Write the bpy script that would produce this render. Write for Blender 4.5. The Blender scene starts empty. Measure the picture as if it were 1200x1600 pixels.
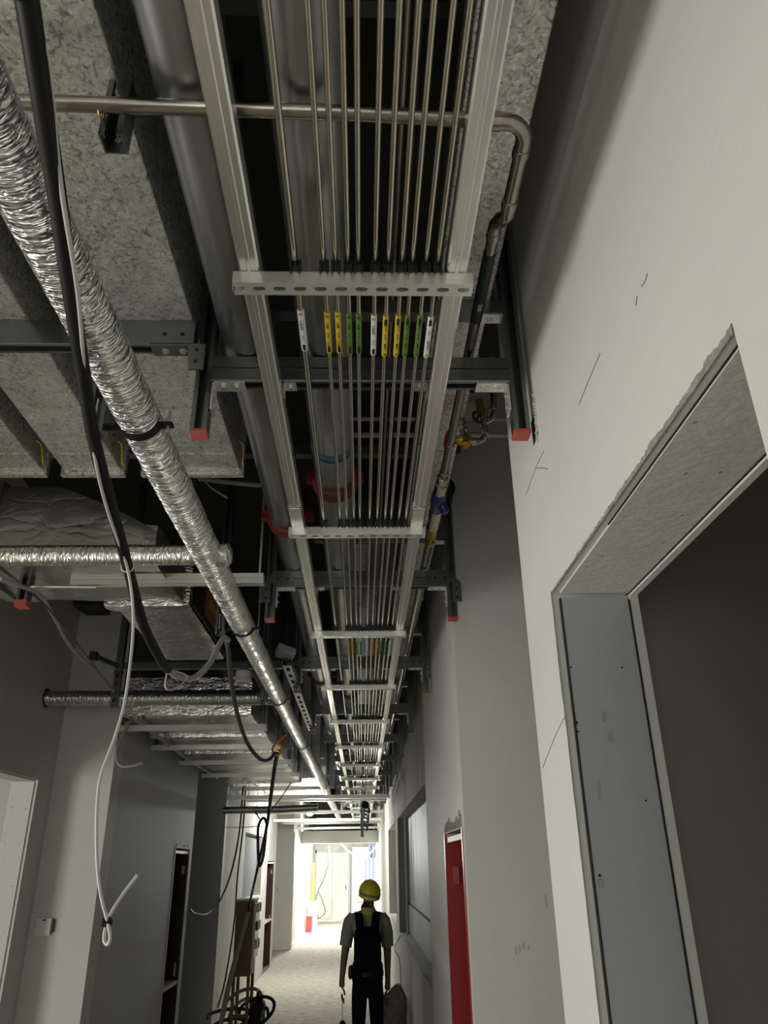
import bpy, bmesh, math, random
from mathutils import Vector, Matrix, Quaternion, noise
random.seed(7)
S = bpy.context.scene
COL = S.collection
CZ = 1.85                                   # camera height above the floor

# ------------------------------------------------------------------ camera
F = 1175.0
def _cam_axes():
    dy = Vector(((566-600)/F, -(1350-800)/F, -1)).normalized()      # corridor direction in camera axes
    up = Vector(((560-600)/F, (800+1732)/F, -1)).normalized()
    dx = dy.cross(up).normalized()
    dz = dx.cross(dy).normalized()
    return dx, dy, dz
DX, DY, DZ = _cam_axes()
cam_d = bpy.data.cameras.new('camera'); cam = bpy.data.objects.new('camera', cam_d); COL.objects.link(cam)
R3 = Matrix((DX, DY, DZ))                   # camera axes -> world axes
cam.matrix_world = Matrix.Translation((0, 0, CZ)) @ R3.to_4x4()
cam_d.sensor_fit = 'VERTICAL'; cam_d.sensor_height = 36.0; cam_d.lens = F/1600*36.0
cam_d.clip_start = .02; cam_d.clip_end = 100
S.camera = cam
def at(u, v, X=None, Y=None, Z=None):
    """point of the place seen at pixel (u, v) on a plane X, Y or Z (Z above the floor)"""
    d = R3 @ Vector(((u-600)/F, (800-v)/F, -1))
    if X is not None: t = X/d.x
    elif Y is not None: t = Y/d.y
    else: t = (Z-CZ)/d.z
    return Vector((0, 0, CZ)) + d*t

# ------------------------------------------------------------------ world, lights, exposure
w = bpy.data.worlds.new('world'); S.world = w; w.use_nodes = True
w.node_tree.nodes['Background'].inputs[0].default_value = (.5, .52, .55, 1)
w.node_tree.nodes['Background'].inputs[1].default_value = .008
vs = S.view_settings
vs.view_transform = 'Standard'; vs.look = 'None'; vs.gamma = 1; vs.use_curve_mapping = False
vs.exposure = 0.0
def area(name, loc, target, size, power, color=(1, 1, 1), sy=None):
    l = bpy.data.lights.new(name, 'AREA'); l.energy = power; l.color = color
    l.shape = 'RECTANGLE'; l.size = size; l.size_y = sy or size
    o = bpy.data.objects.new(name, l); COL.objects.link(o); o.location = loc
    o.rotation_euler = (Vector(target)-Vector(loc)).to_track_quat('-Z', 'Y').to_euler()
    return o
def point(name, loc, power, radius, color=(1, 1, 1)):
    l = bpy.data.lights.new(name, 'POINT'); l.energy = power; l.color = color; l.shadow_soft_size = radius
    o = bpy.data.objects.new(name, l); COL.objects.link(o); o.location = loc
    return o
# daylight from the windows of the room on the left, through its doorways
area('left_room_window', (-4.9, 1.1, 1.25), (0, 1.1, 1.05), 2.6, 160, (1, .985, .95), 1.9)
# added fill light behind the camera, lifts the faces turned towards it
area('rear_fill_light', (-.9, -4.0, 1.5), (-.9, 0, 1.6), 2.2, 37, (1, .985, .95), 2.4)
point('flood_light_far', (-1.30, 24.5, 2.15), 760, .08, (.97, 1, .93))
point('flood_light_end', (-.6, 27.0, 2.3), 230, .12, (1, 1, .96))
point('bulb_above_bars', (-1.0, 15.4, 2.66), 175, .05, (1, 1, .96))

# ------------------------------------------------------------------ materials
MATS = {}
def mat(name, col=(.5, .5, .5), rough=.5, metal=0.0, var=0.0, vscale=6.0, bump=0.0, bscale=40.0, kind=None,
        stretch=(1, 1, 1), col2=None, emit=None, spec=.5, bdist=.01):
    m = bpy.data.materials.new(name); m.use_nodes = True
    nt = m.node_tree; N = nt.nodes; L = nt.links
    b = N['Principled BSDF']
    b.inputs['Base Color'].default_value = (*col, 1); b.inputs['Roughness'].default_value = rough
    b.inputs['Metallic'].default_value = metal; b.inputs['Specular IOR Level'].default_value = spec
    tc = N.new('ShaderNodeTexCoord'); mp = N.new('ShaderNodeMapping'); mp.inputs['Scale'].default_value = stretch
    L.new(tc.outputs['Object'], mp.inputs['Vector']); V = mp.outputs['Vector']
    if var > 0:
        n = N.new('ShaderNodeTexNoise'); n.inputs['Scale'].default_value = vscale; n.inputs['Detail'].default_value = 6
        n.inputs['Roughness'].default_value = .6
        L.new(V, n.inputs['Vector'])
        r = N.new('ShaderNodeValToRGB'); r.color_ramp.elements[0].position = .3; r.color_ramp.elements[1].position = .72
        c2 = col2 or tuple(c*(1-var) for c in col)
        r.color_ramp.elements[0].color = (*c2, 1); r.color_ramp.elements[1].color = (*col, 1)
        L.new(n.outputs['Fac'], r.inputs['Fac']); out = r.outputs['Color']
        if kind == 'spangle':
            vo = N.new('ShaderNodeTexVoronoi'); vo.inputs['Scale'].default_value = bscale; vo.feature = 'F1'
            mx = N.new('ShaderNodeVectorMath'); mx.operation = 'ADD'
            n2 = N.new('ShaderNodeTexNoise'); n2.inputs['Scale'].default_value = bscale*.7; n2.inputs['Detail'].default_value = 3
            sc = N.new('ShaderNodeVectorMath'); sc.operation = 'SCALE'; sc.inputs['Scale'].default_value = .016
            L.new(V, n2.inputs['Vector']); L.new(n2.outputs['Color'], sc.inputs[0])
            L.new(V, mx.inputs[0]); L.new(sc.outputs[0], mx.inputs[1]); L.new(mx.outputs[0], vo.inputs['Vector'])
            rr = N.new('ShaderNodeValToRGB'); rr.color_ramp.elements[0].position = .25; rr.color_ramp.elements[1].position = .5
            rr.color_ramp.elements[0].color = (.50, .50, .50, 1); rr.color_ramp.elements[1].color = (1, 1, 1, 1)
            sp = N.new('ShaderNodeSeparateColor'); L.new(vo.outputs['Color'], sp.inputs[0]); L.new(sp.outputs[0], rr.inputs['Fac'])
            mm = N.new('ShaderNodeMix'); mm.data_type = 'RGBA'; mm.blend_type = 'MULTIPLY'; mm.inputs['Factor'].default_value = .5
            L.new(out, mm.inputs['A']); L.new(rr.outputs['Color'], mm.inputs['B']); out = mm.outputs['Result']
            n4 = N.new('ShaderNodeTexNoise'); n4.inputs['Scale'].default_value = bscale*.26; n4.inputs['Detail'].default_value = 5; n4.inputs['Distortion'].default_value = 2.2
            L.new(V, n4.inputs['Vector'])
            r4 = N.new('ShaderNodeValToRGB'); r4.color_ramp.elements[0].position = .56; r4.color_ramp.elements[1].position = .63
            r4.color_ramp.elements[0].color = (1, 1, 1, 1); r4.color_ramp.elements[1].color = (.38, .38, .37, 1); L.new(n4.outputs['Fac'], r4.inputs['Fac'])
            m4 = N.new('ShaderNodeMix'); m4.data_type = 'RGBA'; m4.blend_type = 'MULTIPLY'; m4.inputs['Factor'].default_value = .85
            L.new(out, m4.inputs['A']); L.new(r4.outputs['Color'], m4.inputs['B']); out = m4.outputs['Result']
            mr = N.new('ShaderNodeMapRange'); mr.inputs['To Min'].default_value = rough-.12; mr.inputs['To Max'].default_value = rough+.16
            L.new(sp.outputs[1], mr.inputs['Value']); L.new(mr.outputs['Result'], b.inputs['Roughness'])
        L.new(out, b.inputs['Base Color'])
    if bump > 0:
        bm_ = N.new('ShaderNodeBump'); bm_.inputs['Strength'].default_value = bump; bm_.inputs['Distance'].default_value = bdist
        if kind == 'foil':                       # sharp creases: ridged noise, plus a soft crumple
            def ridge(scale, dist, pw):
                n2 = N.new('ShaderNodeTexNoise'); n2.inputs['Scale'].default_value = scale; n2.inputs['Detail'].default_value = 2
                n2.inputs['Distortion'].default_value = dist; L.new(V, n2.inputs['Vector'])
                k = N.new('ShaderNodeMath'); k.operation = 'SUBTRACT'; k.inputs[1].default_value = .5; L.new(n2.outputs['Fac'], k.inputs[0])
                ab = N.new('ShaderNodeMath'); ab.operation = 'ABSOLUTE'; L.new(k.outputs[0], ab.inputs[0])
                po = N.new('ShaderNodeMath'); po.operation = 'POWER'; po.inputs[1].default_value = pw; L.new(ab.outputs[0], po.inputs[0])
                return po.outputs[0]
            ad = N.new('ShaderNodeMath'); ad.operation = 'ADD'
            L.new(ridge(bscale, .6, .5), ad.inputs[0]); L.new(ridge(bscale*.37, 1.2, .8), ad.inputs[1])
            L.new(ad.outputs[0], bm_.inputs['Height'])
        else:
            n3 = N.new('ShaderNodeTexNoise'); n3.inputs['Scale'].default_value = bscale; n3.inputs['Detail'].default_value = 5
            L.new(V, n3.inputs['Vector']); L.new(n3.outputs['Fac'], bm_.inputs['Height'])
        L.new(bm_.outputs['Normal'], b.inputs['Normal'])
    if emit:
        b.inputs['Emission Color'].default_value = (*emit[:3], 1); b.inputs['Emission Strength'].default_value = emit[3]
    MATS[name] = m
    return m
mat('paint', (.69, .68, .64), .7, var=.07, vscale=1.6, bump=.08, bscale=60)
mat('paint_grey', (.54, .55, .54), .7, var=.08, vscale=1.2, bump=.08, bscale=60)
mat('plaster', (.64, .62, .56), .85, var=.42, vscale=2.2, stretch=(1, 5.5, .45), bump=.2, bscale=30)
mat('board', (.44, .465, .47), .6, var=.06, vscale=4, bump=.03, bscale=80)
mat('head_board', (.70, .69, .64), .5, var=.10, vscale=5, bump=.22, bscale=45, stretch=(1, 1.6, 1))
mat('raw_plaster', (.42, .40, .35), .95, var=.5, vscale=40, bump=.6, bscale=120)
mat('concrete', (.60, .57, .48), .9, var=.5, vscale=9, bump=.9, bscale=14, col2=(.33, .30, .24), bdist=.05)
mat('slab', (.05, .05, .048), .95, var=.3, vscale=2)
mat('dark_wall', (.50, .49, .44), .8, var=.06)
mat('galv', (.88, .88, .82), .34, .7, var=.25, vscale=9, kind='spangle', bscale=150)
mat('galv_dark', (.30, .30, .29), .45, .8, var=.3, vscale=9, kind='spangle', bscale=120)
mat('foil', (.88, .87, .84), .22, 1.0, var=.10, vscale=30, bump=.5, bscale=13, kind='foil', stretch=(1, 3, 3), bdist=.010)
mat('foil_pipe', (.88, .87, .84), .25, 1.0, var=.10, vscale=30, bump=1.0, bscale=12, kind='foil', stretch=(1, 5.5, 1), bdist=.018)
mat('foil_pipe_cross', (.82, .82, .78), .28, 1.0, var=.10, vscale=30, bump=.7, bscale=11, kind='foil', stretch=(6, 1, 1), bdist=.012)
mat('foil_dull', (.40, .39, .36), .36, .9, var=.2, vscale=12, bump=.32, bscale=7, kind='foil', stretch=(1, 1.5, 2), bdist=.014)
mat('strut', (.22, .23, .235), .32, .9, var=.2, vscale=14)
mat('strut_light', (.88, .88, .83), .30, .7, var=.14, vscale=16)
mat('rung_steel', (.88, .88, .83), .33, .72, var=.14, vscale=16)
mat('rail', (.88, .88, .83), .24, .85, var=.14, vscale=18, stretch=(1, .3, 1))
mat('stainless', (.66, .62, .53), .16, 1.0, var=.15, vscale=20)
mat('stainless_dark', (.42, .39, .34), .26, 1.0, var=.25, vscale=20)
mat('pipe_grey', (.62, .63, .63), .30, 1.0, var=.45, vscale=7, stretch=(1, .25, 1))
mat('bolt', (.7, .7, .68), .3, .9)
mat('hole', (.012, .012, .012), .9)
mat('red_cap', (.40, .075, .035), .5)
mat('red_pink', (.55, .13, .11), .5, var=.35, vscale=60)
mat('red_coupling', (.18, .02, .016), .45, var=.3, vscale=20)
mat('red_cabinet', (.33, .012, .018), .4)
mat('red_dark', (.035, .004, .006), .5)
mat('red_wheel', (.5, .03, .03), .35)
mat('brass', (.55, .38, .08), .3, .9)
mat('blue_valve', (.03, .04, .20), .3)
mat('rubber', (.007, .007, .008), .5, spec=.3)
mat('cable_grey', (.34, .34, .32), .5)
mat('cable_white', (.55, .55, .52), .5)
mat('cable_dark', (.07, .07, .065), .5)
mat('clip', (.005, .015, .012), .45)
mat('tag_white', (.80, .80, .78), .45)
mat('tag_yellow', (.72, .52, .03), .45)
mat('tag_green', (.12, .24, .035), .45)
mat('ink', (.01, .01, .01), .6)
mat('tape_teal', (.03, .16, .15), .4)
mat('tape_blue', (.03, .06, .22), .4)
mat('plastic_white', (.72, .72, .70), .4)
mat('orange', (.65, .26, .03), .45)
mat('wood', (.28, .165, .075), .6, var=.35, vscale=9, stretch=(6, 6, .7))
mat('wood_yellow', (.72, .42, .06), .5)
mat('orange_board', (.32, .12, .03), .6)
mat('sack', (.20, .19, .175), .7, var=.6, vscale=9, bump=.5, bscale=30)
mat('skin', (.16, .10, .07), .6)
mat('shirt', (.24, .24, .19), .85, var=.15, vscale=12, bump=.3, bscale=20)
mat('vest', (.004, .0045, .005), .9, spec=.1, bump=.3, bscale=30)
mat('trousers', (.005, .006, .008), .9, spec=.1, bump=.3, bscale=25)
mat('helmet', (.62, .58, .04), .35)
mat('helmet_band', (.22, .22, .17), .5)
mat('collar', (.48, .48, .12), .8)
mat('glass_dark', (.05, .05, .055), .2)
mat('blue_sheet', (.20, .27, .50), .5)
mat('lamp', (1, 1, 1), .5, emit=(1, 1, .95, 30))
mat('smudge', (.36, .36, .35), .8)
mat('smudge_pale', (.50, .49, .45), .8)
mat('niche_grey', (.15, .155, .16), .95, spec=.1)
mat('black_metal', (.02, .02, .02), .5)

# ------------------------------------------------------------------ mesh builder
class MB:
    def __init__(s): s.v = []; s.f = []
    def add(s, vs, fs):
        o = len(s.v); s.v += [Vector(p) for p in vs]; s.f += [tuple(i+o for i in f) for f in fs]
        return s
    def box(s, x0, x1, y0, y1, z0, z1):
        if x0 > x1: x0, x1 = x1, x0
        if y0 > y1: y0, y1 = y1, y0
        if z0 > z1: z0, z1 = z1, z0
        v = [(x, y, z) for z in (z0, z1) for y in (y0, y1) for x in (x0, x1)]
        return s.add(v, [(0, 2, 3, 1), (4, 5, 7, 6), (0, 1, 5, 4), (2, 6, 7, 3), (0, 4, 6, 2), (1, 3, 7, 5)])
    def obox(s, c, ax, ay, az):
        """oriented box: centre and three half axes"""
        c, ax, ay, az = (Vector(q) for q in (c, ax, ay, az))
        v = [c+ax*i+ay*j+az*k for k in (-1, 1) for j in (-1, 1) for i in (-1, 1)]
        f = [(0, 2, 3, 1), (4, 5, 7, 6), (0, 1, 5, 4), (2, 6, 7, 3), (0, 4, 6, 2), (1, 3, 7, 5)]
        return s.add(v, f)
    def prism(s, poly, p0, p1, u, v):
        """extrude a 2-d outline (in axes u, v) from p0 to p1"""
        p0, p1, u, v = (Vector(q) for q in (p0, p1, u, v)); n = len(poly)
        a = [p0+u*x+v*y for x, y in poly]; b = [p1+u*x+v*y for x, y in poly]
        fs = [(i, (i+1) % n, n+(i+1) % n, n+i) for i in range(n)]
        fs += [tuple(range(n-1, -1, -1)), tuple(range(n, 2*n))]
        return s.add(a+b, fs)
    def tube(s, pts, r, n=12, caps=True, jit=0.0, twist=0.0):
        pts = [Vector(p) for p in pts]; k = len(pts)
        rad = r if hasattr(r, '__len__') else [r]*k
        t = []
        for i in range(k):
            a = pts[max(i-1, 0)]; b = pts[min(i+1, k-1)]
            t.append((b-a).normalized())
        ref = Vector((0, 0, 1)) if abs(t[0].z) < .9 else Vector((1, 0, 0))
        nu = (ref-t[0]*ref.dot(t[0])).normalized(); vs = []
        for i in range(k):
            if i:
                q = t[i-1].rotation_difference(t[i]); nu = (q @ nu); nu = (nu-t[i]*nu.dot(t[i])).normalized()
            bi = t[i].cross(nu)
            for j in range(n):
                a = 2*math.pi*j/n
                rr = rad[i]+(random.uniform(-jit, jit) if jit else 0)
                vs.append(pts[i]+(nu*math.cos(a)+bi*math.sin(a))*rr)
        fs = [(i*n+j, i*n+(j+1) % n, (i+1)*n+(j+1) % n, (i+1)*n+j) for i in range(k-1) for j in range(n)]
        if caps: fs += [tuple(range(n-1, -1, -1)), tuple((k-1)*n+j for j in range(n))]
        return s.add(vs, fs)
    def lathe(s, p0, axis, prof, n=16):
        """prof: (distance along axis, radius)"""
        a = Vector(axis).normalized(); p0 = Vector(p0)
        return s.tube_rad([p0+a*d for d, _ in prof], [r for _, r in prof], a, n)
    def tube_rad(s, pts, rad, a, n):
        ref = Vector((0, 0, 1)) if abs(a.z) < .9 else Vector((1, 0, 0))
        u = (ref-a*ref.dot(a)).normalized(); w_ = a.cross(u); k = len(pts); vs = []
        for p, r in zip(pts, rad):
            for j in range(n):
                t = 2*math.pi*j/n; vs.append(p+(u*math.cos(t)+w_*math.sin(t))*max(r, 1e-5))
        fs = [(i*n+j, i*n+(j+1) % n, (i+1)*n+(j+1) % n, (i+1)*n+j) for i in range(k-1) for j in range(n)]
        fs += [tuple(range(n-1, -1, -1)), tuple((k-1)*n+j for j in range(n))]
        return s.add(vs, fs)
    def torus(s, c, axis, R, r, n=24, m=8, a0=0, a1=2*math.pi):
        a = Vector(axis).normalized(); ref = Vector((0, 0, 1)) if abs(a.z) < .9 else Vector((1, 0, 0))
        u = (ref-a*ref.dot(a)).normalized(); w_ = a.cross(u); c = Vector(c)
        full = abs(a1-a0-2*math.pi) < 1e-6
        pts = [c+(u*math.cos(a0+(a1-a0)*i/n)+w_*math.sin(a0+(a1-a0)*i/n))*R for i in range(n+1)]
        return s.tube(pts, r, m, caps=not full)
    def build(s, name, m, parent=None, smooth=False, bevel=0.0, origin=None):
        me = bpy.data.meshes.new(name)
        off = Vector(origin) if origin is not None else Vector((0, 0, 0))
        if parent is not None: off = world_loc(parent)
        me.from_pydata([tuple(p-off) for p in s.v], [], s.f); me.update()
        bm = bmesh.new(); bm.from_mesh(me); bmesh.ops.recalc_face_normals(bm, faces=bm.faces)
        if bevel:
            es = [e for e in bm.edges if len(e.link_faces) == 2 and e.calc_face_angle(0) > .6]
            bmesh.ops.bevel(bm, geom=es, offset=bevel, segments=2, profile=.5, affect='EDGES', clamp_overlap=True)
        bm.to_mesh(me); bm.free()
        me.materials.append(MATS[m])
        if smooth:
            me.polygons.foreach_set('use_smooth', [True]*len(me.polygons))
            if hasattr(me, 'set_sharp_from_angle'): me.set_sharp_from_angle(angle=math.radians(38))
        o = bpy.data.objects.new(name, me); COL.objects.link(o)
        if parent is not None: o.parent = parent
        elif origin is not None: o.location = off
        return o
def world_loc(o):
    p = Vector(o.location)
    while o.parent: o = o.parent; p += Vector(o.location)
    return p
def tag(o, label, cat, group=None, kind=None):
    o['label'] = label; o['category'] = cat
    if group: o['group'] = group
    if kind: o['kind'] = kind
    return o
def thing(name, loc, label, cat, group=None):
    o = bpy.data.objects.new(name, None); o.empty_display_size = .1; COL.objects.link(o); o.location = loc
    return tag(o, label, cat, group)
def struct(o, label=None, cat=None):
    o['kind'] = 'structure'
    if label: o['label'] = label
    if cat: o['category'] = cat
    return o
def lab(o, text): o['label'] = text; return o
def bez(pts, n=10):
    """Catmull-Rom through the points"""
    P = [Vector(p) for p in pts]; P = [P[0]*2-P[1]]+P+[P[-1]*2-P[-2]]; out = []
    for i in range(1, len(P)-2):
        for k in range(n):
            t = k/n
            out.append(.5*((2*P[i])+(P[i+1]-P[i-1])*t+(2*P[i-1]-5*P[i]+4*P[i+1]-P[i+2])*t*t+(3*P[i]-P[i-1]-3*P[i+1]+P[i+2])*t**3))
    out.append(P[-2]); return out
def grid_box(x0, x1, y0, y1, z0, z1, step=.05, amp=.004, fr=7.0, seed=0, rnd=.015):
    """a soft-edged box with a crumpled skin"""
    m = MB(); nx = max(1, round((x1-x0)/step)); ny = max(1, round((y1-y0)/step)); nz = max(1, round((z1-z0)/step))
    bm = bmesh.new()
    def face(n, m_, fn):
        g = [[bm.verts.new(fn(i/n, j/m_)) for j in range(m_+1)] for i in range(n+1)]
        for i in range(n):
            for j in range(m_): bm.faces.new((g[i][j], g[i+1][j], g[i+1][j+1], g[i][j+1]))
    L = lambda a, b, t: a+(b-a)*t
    for z in (z0, z1): face(nx, ny, lambda s, t, z=z: (L(x0, x1, s), L(y0, y1, t), z))
    for y in (y0, y1): face(nx, nz, lambda s, t, y=y: (L(x0, x1, s), y, L(z0, z1, t)))
    for x in (x0, x1): face(ny, nz, lambda s, t, x=x: (x, L(y0, y1, s), L(z0, z1, t)))
    bmesh.ops.remove_doubles(bm, verts=bm.verts, dist=1e-4)
    c = Vector(((x0+x1)/2, (y0+y1)/2, (z0+z1)/2)); h = Vector(((x1-x0)/2, (y1-y0)/2, (z1-z0)/2))
    for v in bm.verts:
        p = v.co-c; q = Vector(); n = 0
        for i in range(3):
            if abs(abs(p[i])-h[i]) < 1e-4: n += 1
        if n >= 2:
            for i in range(3):
                if abs(abs(p[i])-h[i]) < 1e-4: p[i] *= 1-rnd*(.4 if n == 2 else .6)/max(h[i], .02)
        d = noise.noise_vector((v.co+Vector((seed, seed*2, 0)))*fr)*amp
        v.co = c+p+d
    bm.verts.ensure_lookup_table(); bm.verts.index_update()
    m.add([v.co.copy() for v in bm.verts], [tuple(v.index for v in f.verts) for f in bm.faces]); bm.free()
    return m
def Zr(z): return CZ+z
UP = Vector((0, 0, 1))

# ------------------------------------------------------------------ the setting
XR, XA, XL, XF = .445, -2.30, -1.87, .47
HZ = 4.25
o = MB().box(-5.4, 3.0, -4.2, 31.4, -.1, 0).build('floor', 'concrete'); struct(o, 'bare dusty concrete corridor floor', 'floor')
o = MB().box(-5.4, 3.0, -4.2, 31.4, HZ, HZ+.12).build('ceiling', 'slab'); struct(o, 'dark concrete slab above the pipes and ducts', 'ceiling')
# right wall near the camera with a doorway opening
dj = at(862, 928, X=XR); DY1 = dj.y; DZH = dj.z; DY0 = at(1145, 510, X=XR).y; YC = at(818, 928, X=XR).y
m = MB()
T = XR+.185
m.box(XR, T, -4.1, DY0, 0, HZ); m.box(XR, T, DY1, YC, 0, HZ); m.box(XR, T, DY0, DY1, DZH, HZ)
wr = m.build('wall_right', 'paint'); struct(wr, 'pale painted right wall with a bare doorway opening', 'wall')
# lining boards of the doorway, corner strips, torn plaster edge, scuffs
e = .012
lab(MB().box(XR+.018, T-.012, DY1-e, DY1+.001, 0, DZH-.014).build('jamb_board', 'board', wr), 'grey jamb board with dark edge gaps')
lab(MB().box(XR+.016, T-.010, DY0+.01, DY1-e-.003, DZH-.004, DZH+.001).build('head_board', 'head_board', wr), 'blistered painted board over the doorway')
MB().box(T-.008, T+.012, DY1-.016, DY1+.02, 0, DZH-.006).build('corner_strip', 'paint', wr)
MB().box(T-.006, T+.010, DY0, DY1, DZH-.010, DZH+.02).build('corner_strip', 'paint', wr)
def ragged(pts, nrm, m_, name='torn_edge', label='torn plaster edge'):
    """thin ragged strip between pairs of points on a wall"""
    m = MB(); k = len(pts); n_ = Vector(nrm)
    vs = []
    for a_, b_ in pts: vs += [a_, b_, Vector(a_)+n_, Vector(b_)+n_*random.uniform(.3, 1)]
    fs = []
    for i in range(k-1):
        c = i*4; d_ = c+4
        fs += [(c+2, d_+2, d_+3, c+3), (c+3, d_+3, d_+1, c+1), (c, d_, d_+2, c+2)]
    m.add(vs, fs); return lab(m.build(name, m_, wr), label)
P_ = []
for i in range(160):
    f = i/159; y = DY0+(DY1-DY0)*f; big = .004+.010*max(0, 1-f*1.25)
    h = big*(.7+.9*abs(noise.noise((y*24, 1.3, 0))))+.0035*noise.noise((y*110, 4, 0))+.001
    P_.append((Vector((XR, y, DZH-.001)), Vector((XR, y, DZH+h))))
ragged(P_, (-.0025, 0, 0), 'raw_plaster')
P_ = []
for i in range(150):
    z = DZH-i*.016; h = .003+.009*max(0, noise.noise((z*3.1, 8.2, 0)))+.003*abs(noise.noise((z*60, 2, 0)))
    P_.append((Vector((XR, DY1-.001, z)), Vector((XR, DY1+h, z))))
ragged(P_, (-.0018, 0, 0), 'raw_plaster')
MB().box(XR+.0150, XR+.0175, DY1-.0125, DY1+.001, 0, DZH-.014).build('edge_gap', 'hole', wr)
MB().box(T-.0115, T-.0085, DY1-.0165, DY1+.001, 0, DZH-.02).build('edge_gap', 'hole', wr)
MB().box(XR+.0128, XR+.0156, DY0+.01, DY1-.40, DZH-.0015, DZH+.001).build('edge_gap', 'hole', wr)
MB().box(T-.0095, T-.0075, DY0+.01, DY1, DZH-.0060, DZH+.001).build('edge_gap', 'hole', wr)
for (u, v, r) in ((892, 1043, .0022), (972, 1043, .0022), (900, 1129, .004), (903, 1143, .002), (1009, 1251, .0022), (937, 1368, .003)):
    p = at(u, v, Y=DY1-e)
    MB().lathe((p.x, p.y-.0006, p.z), (0, 1, 0), [(0, r), (.001, r)], 10).build('screw_hole', 'hole', wr)
for (u, v) in ((940, 868), (1070, 740), (1125, 738), (1085, 660), (1035, 848), (1065, 805), (915, 885)):
    p = at(u, v, Z=DZH-.004)
    MB().lathe((p.x, p.y, p.z-.0008), UP, [(0, .003), (.0012, .004)], 8).build('screw_head', 'raw_plaster', wr)
for pts in (((1012, 428), (1008, 440), (1003, 447)), ((938, 553), (922, 590), (905, 632)), ((850, 705), (838, 730), (822, 773)),
            ((838, 732), (848, 731), (856, 733)), ((884, 1118), (868, 1150), (848, 1200)), ((996, 462), (995, 470), (994, 478))):
    q = [at(u, v, X=XR) for u, v in pts]
    MB().tube([Vector((XR-.0002, p.y, p.z)) for p in bez(q, 4)], .0009, 5).build('scuff', 'cable_dark', wr)
# smudges on the jamb board
for (u, v, a, b) in ((943, 1120, .004, .012), (953, 1152, .005, .013), (935, 1234, .003, .022), (938, 1380, .006, .010)):
    p = at(u, v, Y=DY1-e)
    m = MB(); n = 12
    m.prism([(a*math.cos(2*math.pi*i/n)*(1+.3*random.random()), b*math.sin(2*math.pi*i/n)) for i in range(n)], (p.x, p.y-.0005, p.z), (p.x, p.y+.0005, p.z), (1, 0, -.15), (.1, 0, 1))
    m.build('smudge', 'smudge', wr)
# hole broken round the end of the first hanger
# side room behind the doorway
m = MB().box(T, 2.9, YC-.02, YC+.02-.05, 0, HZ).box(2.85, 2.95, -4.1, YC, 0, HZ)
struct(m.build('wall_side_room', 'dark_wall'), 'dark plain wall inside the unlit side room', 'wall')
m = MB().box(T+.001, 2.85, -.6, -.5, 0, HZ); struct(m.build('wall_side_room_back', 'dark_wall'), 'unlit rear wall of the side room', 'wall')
# alcove on the right: wall that faces the camera
YB = at(707, 960, X=XR).y
m = MB().box(XR, 2.9, YB, YB+.06, 0, HZ).box(2.3, 2.4, YC, YB, 0, HZ)
wal = m.build('wall_right_alcove', 'paint'); struct(wal, 'plain wall of the right alcove facing the camera', 'wall')
for (u, v, a, b) in ((812, 1482, .006, .016), (818, 1478, .006, .016), (826, 1480, .004, .008), (806, 1485, .005, .018), (853, 1408, .006, .03)):
    p = at(u, v, Y=YB); m = MB(); n = 10
    m.prism([(a*math.cos(2*math.pi*i/n), b*math.sin(2*math.pi*i/n)) for i in range(n)], (p.x, YB-.0006, p.z), (p.x, YB+.001, p.z), (1, 0, 0), (0, 0, 1))
    m.build('smudge', 'smudge_pale', wal)
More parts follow.
